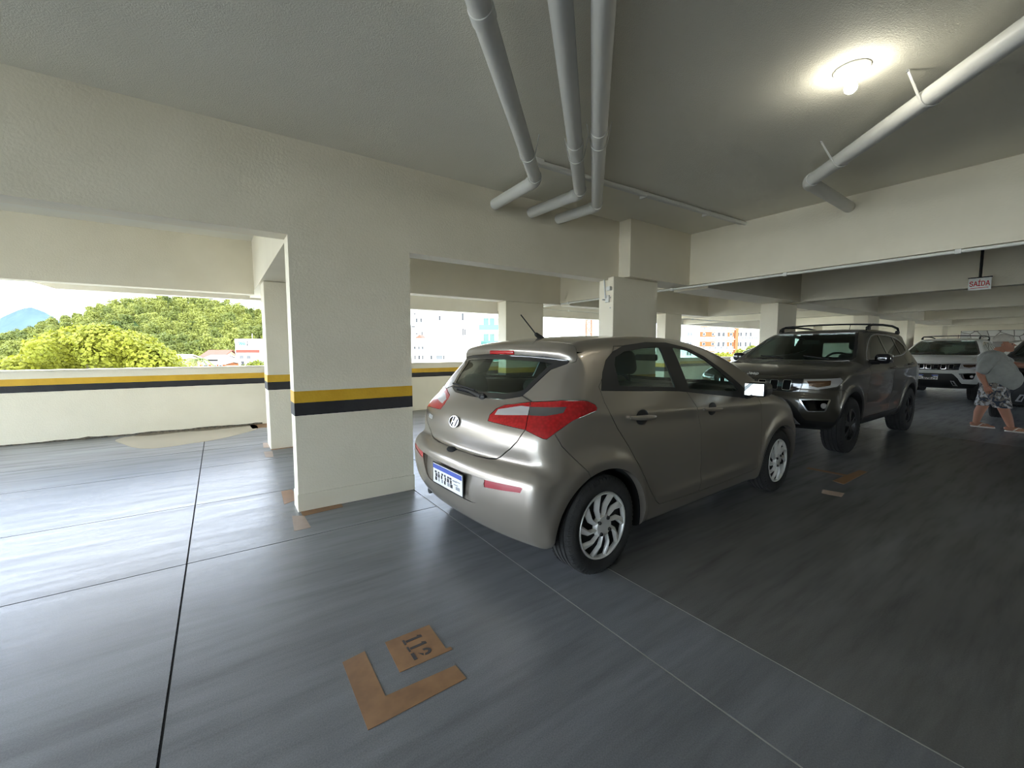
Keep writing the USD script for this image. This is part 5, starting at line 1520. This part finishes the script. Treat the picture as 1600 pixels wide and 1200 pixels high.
class Building:
    def __init__(self, right, ahead, name, label, category="building"):
        self.t = thing(name, label, category, out(right, ahead, 0), RZ_OUT)

    def box(self, name, x0, x1, y0, y1, z0, z1, m, parent=None):
        return part(name, box(x0, x1, y0, y1, z0, z1), m, parent or self.t, smooth=False)

    def window(self, x, z, w, h, y=0.0, m="window_dark", frame="white_wall"):
        p = part("window", box(x - w / 2 - 0.08, x + w / 2 + 0.08, y - 0.10, y + 0.05, z - h / 2 - 0.08, z + h / 2 + 0.08) - box(x - w / 2, x + w / 2, y - 1, y + 1, z - h / 2, z + h / 2), frame, self.t, smooth=False)
        part("pane", box(x - w / 2, x + w / 2, y - 0.03, y + 0.04, z - h / 2, z + h / 2), m, p, smooth=False)


# white block with a red band and a sign
b = Building(-61.5, 98.0, "office_building", "white building with a red-brown band and a teal sign on its tower, below the hill")
b.box("tower", -2.8, 1.0, 0.0, 5.0, G_Z, 3.85, "white_wall")
b.box("main_wing", -2.4, 3.3, -0.6, 6.0, G_Z, 1.20, "white_wall")
b.box("roof_band", -2.2, 3.2, -0.75, 6.1, 0.62, 1.24, "red_band")
sgn = part("sign_lettering", basis(moved(meshkit.text_mesh("Wil", 0.75, 0.05, True)), (-1.9, -0.06, 2.35), (1, 0, 0), (0, 0, 1), (0, -1, 0)), "sign_teal", b.t, smooth=False)
b.window(0.15, 3.0, 0.32, 0.28)
b.window(0.15, 2.45, 0.32, 0.45)
b.window(-1.0, -0.45, 0.9, 0.8, y=-0.6, m="window_gray")
b.window(0.6, -0.45, 0.9, 0.8, y=-0.6, m="window_gray")
b.window(-0.8, -1.9, 0.8, 0.9, y=-0.6)
b.window(1.9, -2.0, 1.0, 0.6, y=-0.6)
part("mast", tube([(0.4, 1.5, 3.8), (0.4, 1.5, 5.0)], 0.05, 8), "white_wall", b.t)


def house(right, ahead, w, d, z_eave, z_ridge, wall, roof, label, wins=()):
    b = Building(right, ahead, "house", label, "house")
    b.box("walls", -w / 2, w / 2, 0, d, G_Z, z_eave, wall)
    rf = prism([(-0.4, z_eave - 0.1), (d / 2, z_ridge), (d + 0.4, z_eave - 0.1), (d + 0.4, z_eave + 0.05), (d / 2, z_ridge + 0.18), (-0.4, z_eave + 0.05)], (0, 1, 0), (0, 0, 1), (1, 0, 0), -w / 2 - 0.4, w / 2 + 0.4)
    part("roof", rf, roof, b.t, smooth=False)
    part("gable", prism([(0, z_eave - 0.2), (d / 2, z_ridge - 0.05), (d, z_eave - 0.2)], (0, 1, 0), (0, 0, 1), (1, 0, 0), -w / 2, w / 2), wall, b.t, smooth=False)
    for x, z, ww, hh_ in wins:
        b.window(x, z, ww, hh_)


house(-65.0, 81.0, 2.9, 5, -0.5, 0.2, "cream_wall", "roof_sheet", "small cream house with a pale roof, beside the large yellow-green crown", ((-0.7, -1.2, 0.5, 0.6), (0.6, -1.2, 0.5, 0.6)))
house(-62.5, 88.0, 3.2, 5, -0.55, 0.05, "white_wall", "roof_sheet", "white house with a pale roof just right of the palm tree", ((0, -1.05, 2.2, 0.6),))
house(-67.7, 95.0, 4.8, 6, -0.4, 1.05, "cream_wall", "roof_tile", "house with a red tiled roof behind the white house, below the hill", ((-1.2, -1.0, 0.6, 0.6), (1.2, -1.0, 0.6, 0.6)))
house(-57.0, 80.0, 4.8, 4, -1.4, -1.1, "orange_wall", "roof_sheet", "low orange house with a pale roof left of the white building", ((-1.2, -1.8, 0.8, 0.35), (0.4, -1.8, 0.8, 0.35), (1.6, -1.8, 0.5, 0.35)))
house(-60.2, 49.0, 2.4, 5, -0.9, -0.2, "white_wall", "roof_tile", "white house at the left edge, partly hidden by the small tree", ())

# white buildings seen through the middle opening
b = Building(-14.6, 80.0, "apartment_building", "tall plain white apartment building with few small windows, through the middle opening")
b.box("walls", -6.0, 7.4, 0, 9, G_Z, 16.0, "white_wall")
for x, z, w_, h_ in ((-3.4, 6.8, 0.35, 0.8), (-2.5, 6.8, 0.3, 0.8), (-4.0, 5.6, 0.7, 0.3), (-3.7, 8.0, 0.3, 0.3), (1.0, 7.2, 0.3, 0.8), (5.3, 7.5, 0.4, 1.3), (5.35, 4.6, 0.25, 1.2), (5.7, 4.6, 0.25, 1.0), (-2.4, 4.3, 0.25, 0.8), (-3.4, 4.3, 0.3, 0.3)):
    b.window(x, z, w_, h_)
b = Building(-11.2, 60.0, "apartment_building", "low white building with rows of small windows at the lower left of the middle opening")
b.box("walls", -3.4, 6.2, 0, 8, G_Z, 2.85, "white_wall")
b.box("parapet_rail", -3.5, 6.3, -0.15, 0.0, 2.75, 2.9, "white_wall")
for x in (-2.6, -2.0, -1.5):
    b.window(x, 1.55, 0.22, 0.4)
    b.window(x, 0.2, 0.22, 0.5)
for x, w_, m_ in ((-0.3, 0.25, "window_dark"), (0.9, 0.9, "window_gray"), (1.5, 0.25, "window_dark"), (4.4, 0.9, "cream_wall"), (5.4, 0.25, "window_dark")):
    b.window(x, 0.2, w_, 0.55, m=m_)
part("roof_gable", prism([(-3.2, 2.85), (-2.4, 3.5), (-1.9, 2.85)], (1, 0, 0), (0, 0, 1), (0, 1, 0), 2, 5), "roof_tile", b.t, smooth=False)
b = Building(-4.0, 76.0, "apartment_building", "white apartment building with gridded windows and green glass balconies, beside the second-row column")
b.box("walls", -2.6, 7.5, 0.6, 3.8, G_Z, 15.0, "white_wall")
for fl in range(5):
    z = -1.0 + 2.85 * fl
    slab_ = b.box("balcony_slab", -2.0, 7.0, -0.6, 0.7, z - 0.12, z + 0.10, "white_wall")
    b.box("balcony_glass", -1.9, 6.9, -0.55, -0.5, z + 0.12, z + 1.0, "green_glass" if fl != 3 else "white_wall", slab_)
    for x in (-0.7, 0.4, 1.9, 3.0, 4.6, 5.7):
        b.window(x, z + 1.5, 0.85, 1.5, y=0.6, m="window_gray" if fl == 3 else "green_glass", frame="cream_wall")

# lattice mast
b = Building(16.7, 92.0, "lattice_mast", "rust-coloured lattice mast rising behind the hatchback's roof", "mast")
for x, y in ((-0.55, -0.55), (0.55, -0.55), (0.55, 0.55), (-0.55, 0.55)):
    part("leg", tube([(x, y, G_Z), (x, y, 12)], 0.10, 6), "tower_rust", b.t)
for i in range(9):
    z = -2.0 + 1.4 * i
    c4 = [(-0.55, -0.55), (0.55, -0.55), (0.55, 0.55), (-0.55, 0.55)]
    for (xa, ya), (xb, yb) in zip(c4, c4[1:] + c4[:1]):
        part("brace", tube([(xa, ya, z), (xb, yb, z + 1.4)] if i % 2 else [(xb, yb, z), (xa, ya, z + 1.4)], 0.10, 5), "tower_rust", b.t)

# orange and white apartment block
b = Building(60.8, 127.0, "apartment_building", "white and orange apartment block with balconies, above the hatchback's bonnet")
b.box("walls", -6.8, 13.6, 0, 12, G_Z, 16, "cream_wall")
b.box("end_tower", -9.6, -5.6, -1.2, 9, G_Z, 16, "white_wall")
b.box("stair_strip", 5.9, 6.7, -0.8, 0.2, G_Z, 16, "orange_wall")
for fl in range(5):
    z = -4.4 + 2.9 * fl
    for x in (-8.4, -7.6):
        b.window(x, z + 1.6, 0.6, 1.0, y=-1.2, m="window_gray")
    b.box("orange_panel", -4.3, 0.0, -0.25, 0.1, z + 0.9, z + 2.2, "orange_wall")
    for x in (-3.3, -0.6):
        b.window(x, z + 1.6, 0.6, 0.7, y=-0.25)
    for x in (1.3, 2.7):
        b.window(x, z + 1.5, 0.7, 1.2)
    b.box("orange_panel", 3.9, 5.7, -0.25, 0.1, z + 0.9, z + 2.1, "orange_wall")
    b.window(4.8, z + 1.5, 0.6, 0.8, y=-0.25)
    for x in (7.1, 7.9, 9.4, 10.8):
        b.window(x, z + 1.5, 0.5, 1.2)
    sl_ = b.box("balcony_slab", -4.8, 5.6, -1.3, 0.0, z - 0.10, z + 0.10, "white_wall")
    for j in range(12):
        b.box("baluster", -4.7 + 0.86 * j, -4.3 + 0.86 * j, -1.3, -1.22, z + 0.12, z + 0.75, "window_gray" if j % 2 else "cream_wall", sl_)
    sl_ = b.box("balcony_slab", 7.6, 12.6, -1.3, 0.0, z - 0.10, z + 0.10, "white_wall")
    for j in range(7):
        b.box("baluster", 7.7 + 0.7 * j, 8.0 + 0.7 * j, -1.3, -1.22, z + 0.12, z + 0.75, "window_gray", sl_)
# ----------------------------------------------------------------- the man in a cap
plain_part = part
mat("skin", (0.36, 0.17, 0.105), 0.55, subsurface_weight=0.1, subsurface_scale=0.01)
mat("skin_detail", (0.20, 0.075, 0.05), 0.6)
mat("eye_dark", (0.02, 0.015, 0.012), 0.2)
mat("hair_gray", (0.30, 0.28, 0.25), 0.8)
noisy("shirt_gray", (0.25, 0.255, 0.235), (0.31, 0.315, 0.29), 7, (0.85, 0.95), coords="texture_coordinate.object", bump=0.4, bump_scale=14, bump_dist=0.02)
noisy("cap_beige", (0.44, 0.41, 0.35), (0.52, 0.49, 0.42), 20, (0.85, 0.95), coords="texture_coordinate.object")
mat("sandal", (0.55, 0.52, 0.46), 0.7)
MAT["shorts_print"] = usdkit.material(stage, "/World/Looks/shorts_print", {"g": ("texture_coordinate", {}), "n": ("noise_texture", {"scale": 11.0, "detail": 2.0, "distortion": 1.2}), "r": ("rgb_ramp", {"ramp": [(0.0, (0.03, 0.04, 0.06)), (0.44, (0.03, 0.04, 0.06)), (0.47, (0.16, 0.14, 0.12)), (0.54, (0.20, 0.18, 0.16)), (0.57, (0.42, 0.42, 0.42)), (1.0, (0.46, 0.46, 0.46))], "interpolate": True}), "p": ("principled_bsdf", {"roughness": 0.9})},
                                      [("g.object", "n.vector"), ("n.fac", "r.fac"), ("r.color", "p.base_color")], surface="p.BSDF")


def limb(chain, n=20):
    """Hulls of consecutive balls (x, y, z, r)."""
    balls = [m3.Manifold.sphere(r, n).translate((x, y, z)) for x, y, z, r in chain]
    return [m3.Manifold.batch_hull([a, b_]) for a, b_ in zip(balls, balls[1:])]


def fuse(pieces, edge=0.02, rounds=12):
    m = m3.Manifold.batch_boolean(pieces, m3.OpType.Add).refine_to_length(edge)
    v, f = tri(m)
    t = trimesh.Trimesh(v, f, process=True)
    trimesh.smoothing.filter_taubin(t, 0.5, 0.53, rounds)
    return t


def ell(c, r, n=28):
    return m3.Manifold.sphere(1.0, n).scale(tuple(r)).translate(tuple(c))


def hand(w, d, up, side, curl=0.4):
    """Palm and five fingers at wrist w, pointing along d; up is the back of the hand, side points to the thumb."""
    w, d, up, side = (np.array(a, float) for a in (w, d, up, side))
    P = lambda a, b_, c: w + d * a + side * b_ + up * c
    out_ = [m3.Manifold.batch_hull([m3.Manifold.sphere(0.016, 12).translate(tuple(P(*q))) for q in ((0.01, 0.022, 0), (0.01, -0.022, 0), (0.085, 0.034, 0), (0.08, -0.034, 0))])]
    for k, (b_, L) in enumerate(((0.033, 0.070), (0.011, 0.080), (-0.011, 0.074), (-0.032, 0.058))):
        pts, a, c, ang = [], 0.085, 0.0, 0.0
        pts.append((*P(0.075, b_, 0), 0.0105))
        for j, fr in enumerate((0.42, 0.32, 0.26)):
            ang += curl * (0.5 + 0.4 * j)
            a += L * fr * math.cos(ang)
            c -= L * fr * math.sin(ang)
            pts.append((*P(a, b_ * 1.1, c), 0.0098 - 0.0012 * j))
        out_ += limb(pts, 12)
    out_ += limb([(*P(0.02, 0.028, -0.004), 0.014), (*P(0.055, 0.055, -0.012), 0.0115), (*P(0.085, 0.062, -0.026), 0.0095)], 12)
    return out_


FACE = math.atan2(-0.995, 0.10)
LEAN = 0.064


def part(name, mesh, mat_, parent="/World", **k):
    v, f = tri(join(mesh) if isinstance(mesh, list) else mesh)
    v = np.array(v, float)
    v[:, 0] -= LEAN * v[:, 2]
    return plain_part(name, (v, f), mat_, parent, **k)


mn = thing("person", "person in beige cap, grey shirt and patterned shorts, stepping towards the black car", "person", (10.66, 1.10, 0), FACE)
# joints in metres: x the way he faces, y to his left (away from the camera), z up
H_ = np.array([-0.045, 0, 0.0])  # where the head sits


def hd(c, r, n=28):
    return ell(np.array(c) + H_, r, n)


head = [hd((0.165, 0, 1.435), (0.102, 0.078, 0.118)), hd((0.20, 0, 1.372), (0.078, 0.064, 0.072)), hd((0.236, 0, 1.328), (0.036, 0.040, 0.028))]
head += limb([(0.03, 0, 1.25, 0.070), (0.085, 0, 1.36, 0.062)])
head += [m3.Manifold.hull_points(np.array([(0.262, 0, 1.45), (0.304, 0, 1.400), (0.262, 0.019, 1.392), (0.262, -0.019, 1.392), (0.25, 0.008, 1.45), (0.25, -0.008, 1.45)]) + H_)]
for s in (-1, 1):
    head.append(hd((0.155, s * 0.080, 1.412), (0.022, 0.010, 0.034), 16))
torso = [ell((0.015, 0, 1.12), (0.15, 0.20, 0.19)), ell((0.08, 0, 0.92), (0.19, 0.23, 0.24)), ell((0.015, 0, 0.80), (0.16, 0.19, 0.16))]
near_arm = limb([(-0.03, -0.215, 1.20, 0.070), (-0.135, -0.275, 0.97, 0.050), (-0.135, -0.27, 0.93, 0.048), (-0.075, -0.25, 0.74, 0.032)])
far_arm = limb([(0.04, 0.20, 1.20, 0.070), (0.22, 0.24, 1.09, 0.050), (0.25, 0.24, 1.08, 0.047), (0.47, 0.20, 1.06, 0.032)])
back_leg = limb([(-0.02, 0.11, 0.74, 0.120), (-0.105, 0.12, 0.43, 0.074), (-0.115, 0.12, 0.39, 0.070), (-0.165, 0.12, 0.26, 0.064), (-0.200, 0.12, 0.085, 0.042)])
front_leg = limb([(0.03, -0.11, 0.74, 0.120), (0.095, -0.12, 0.44, 0.074), (0.105, -0.12, 0.40, 0.070), (0.150, -0.12, 0.25, 0.062), (0.190, -0.12, 0.085, 0.042)])
FEET = ((-0.200, 0.12), (0.190, -0.12))
feet = []
for x, y in FEET:
    feet += limb([(x - 0.045, y, 0.052, 0.033), (x + 0.06, y, 0.050, 0.036), (x + 0.135, y, 0.042, 0.026)])
    for k, (dy, L) in enumerate(((0.026, 0.20), (0.010, 0.195), (-0.004, 0.187), (-0.017, 0.178), (-0.029, 0.166))):
        sg = 1 if y < 0 else -1
        feet += limb([(x + 0.13, y + sg * dy * 0.9, 0.036, 0.015), (x + L, y + sg * dy, 0.032, 0.0105 if k else 0.014)], 10)
body = fuse(head + torso + near_arm + far_arm + back_leg + front_leg + feet, 0.016, 10)
hands = m3.Manifold.batch_boolean(hand((-0.075, -0.25, 0.74), (0.30, 0.1, -0.95), (-0.1, -0.98, -0.1), (0.9, -0.05, 0.37), 0.45) + hand((0.47, 0.20, 1.06), (0.96, -0.05, -0.10), (0.1, 0.0, 0.99), (0.05, -0.99, 0.0), 0.25), m3.OpType.Add).refine_to_length(0.006)
hv, hf = tri(hands)
ht = trimesh.Trimesh(hv, hf, process=True)
trimesh.smoothing.filter_taubin(ht, 0.5, 0.53, 6)
part("body", [(np.array(body.vertices), np.array(body.faces)), (np.array(ht.vertices), np.array(ht.faces))], "skin", mn, smooth=True)
for s in (-1, 1):
    part("eye", hd((0.249, s * 0.033, 1.428), (0.012, 0.013, 0.010), 14), "eye_dark", mn)
    part("eyebrow", hd((0.258, s * 0.034, 1.448), (0.010, 0.020, 0.006), 12), "hair_gray", mn)
part("mouth", hd((0.266, 0, 1.358), (0.010, 0.024, 0.005), 14), "skin_detail", mn)
part("hair", fuse([hd((0.125, 0, 1.432), (0.090, 0.085, 0.072))], 0.015, 3), "hair_gray", mn, smooth=True)
cap = fuse([hd((0.160, 0, 1.498), (0.124, 0.100, 0.098)) - box(-1, 1, -1, 1, 1, 1.468)], 0.012, 4)
c_ = part("cap", cap, "cap_beige", mn, smooth=True)
br = [(0.205 + 0.135 * math.cos(a), 0.092 * math.sin(a)) for a in np.linspace(-math.pi / 2, math.pi / 2, 20)] + [(0.175, 0.09), (0.155, 0.0), (0.175, -0.09)]
part("brim", m3.Manifold.extrude(cs_off(br, 0.0), 0.008).refine_to_length(0.02).warp(lambda p: (p[0], p[1], p[2] + 1.474 - 4.0 * p[1] ** 2 + 0.06 * (p[0] - 0.155))), "cap_beige", c_, smooth=30)
shirt = [ell((0.0, 0, 1.135), (0.185, 0.235, 0.195)), ell((0.06, 0, 0.95), (0.225, 0.265, 0.245)), ell((0.105, 0, 0.86), (0.225, 0.265, 0.215)), ell((0.01, 0, 0.86), (0.19, 0.245, 0.20))]
shirt += limb([(-0.02, -0.195, 1.20, 0.092), (-0.095, -0.262, 1.05, 0.088), (-0.110, -0.272, 1.0, 0.080)]) + limb([(0.04, 0.19, 1.20, 0.092), (0.15, 0.235, 1.13, 0.086)]) + limb([(0.02, 0, 1.23, 0.10), (0.045, 0, 1.275, 0.078)])
st_ = fuse(shirt, 0.018, 14)
part("shirt", manifold(np.array(st_.vertices), np.array(st_.faces)) - box(-1, 1, -1, 1, -1.0, 0.0).rotate((0, 14, 0)).translate((0, 0, 0.735)), "shirt_gray", mn, smooth=60)
shorts = [ell((0.02, 0, 0.77), (0.18, 0.225, 0.15))] + limb([(-0.015, 0.11, 0.72, 0.145), (-0.08, 0.12, 0.50, 0.118), (-0.11, 0.12, 0.405, 0.112)]) + limb([(0.03, -0.11, 0.72, 0.145), (0.075, -0.12, 0.50, 0.118), (0.10, -0.12, 0.405, 0.112)])
sh_ = fuse(shorts, 0.018, 12)
part("shorts", manifold(np.array(sh_.vertices), np.array(sh_.faces)) - box(-1, 1, -1, 1, 0, 0.385) - box(-1, 1, -1, 1, 0.88, 1.2), "shorts_print", mn, smooth=60)
for x, y in FEET:
    so_ = [(x + 0.075 + 0.145 * math.cos(a) * 1.0, y + (0.042 + 0.010 * math.cos(a)) * math.sin(a)) for a in np.linspace(0, 2 * math.pi, 28, endpoint=False)]
    sl_ = part("sandal", m3.Manifold.extrude(poly_section(so_), 0.019), "sandal", mn, smooth=30)
    for s in (-1, 1):
        part("sandal_strap", tube([(x + 0.02, y + s * 0.042, 0.018), (x + 0.08, y + s * 0.030, 0.075), (x + 0.135, y, 0.060), (x + 0.14, y, 0.02)], 0.006, 8), "sandal", sl_)

part = plain_part
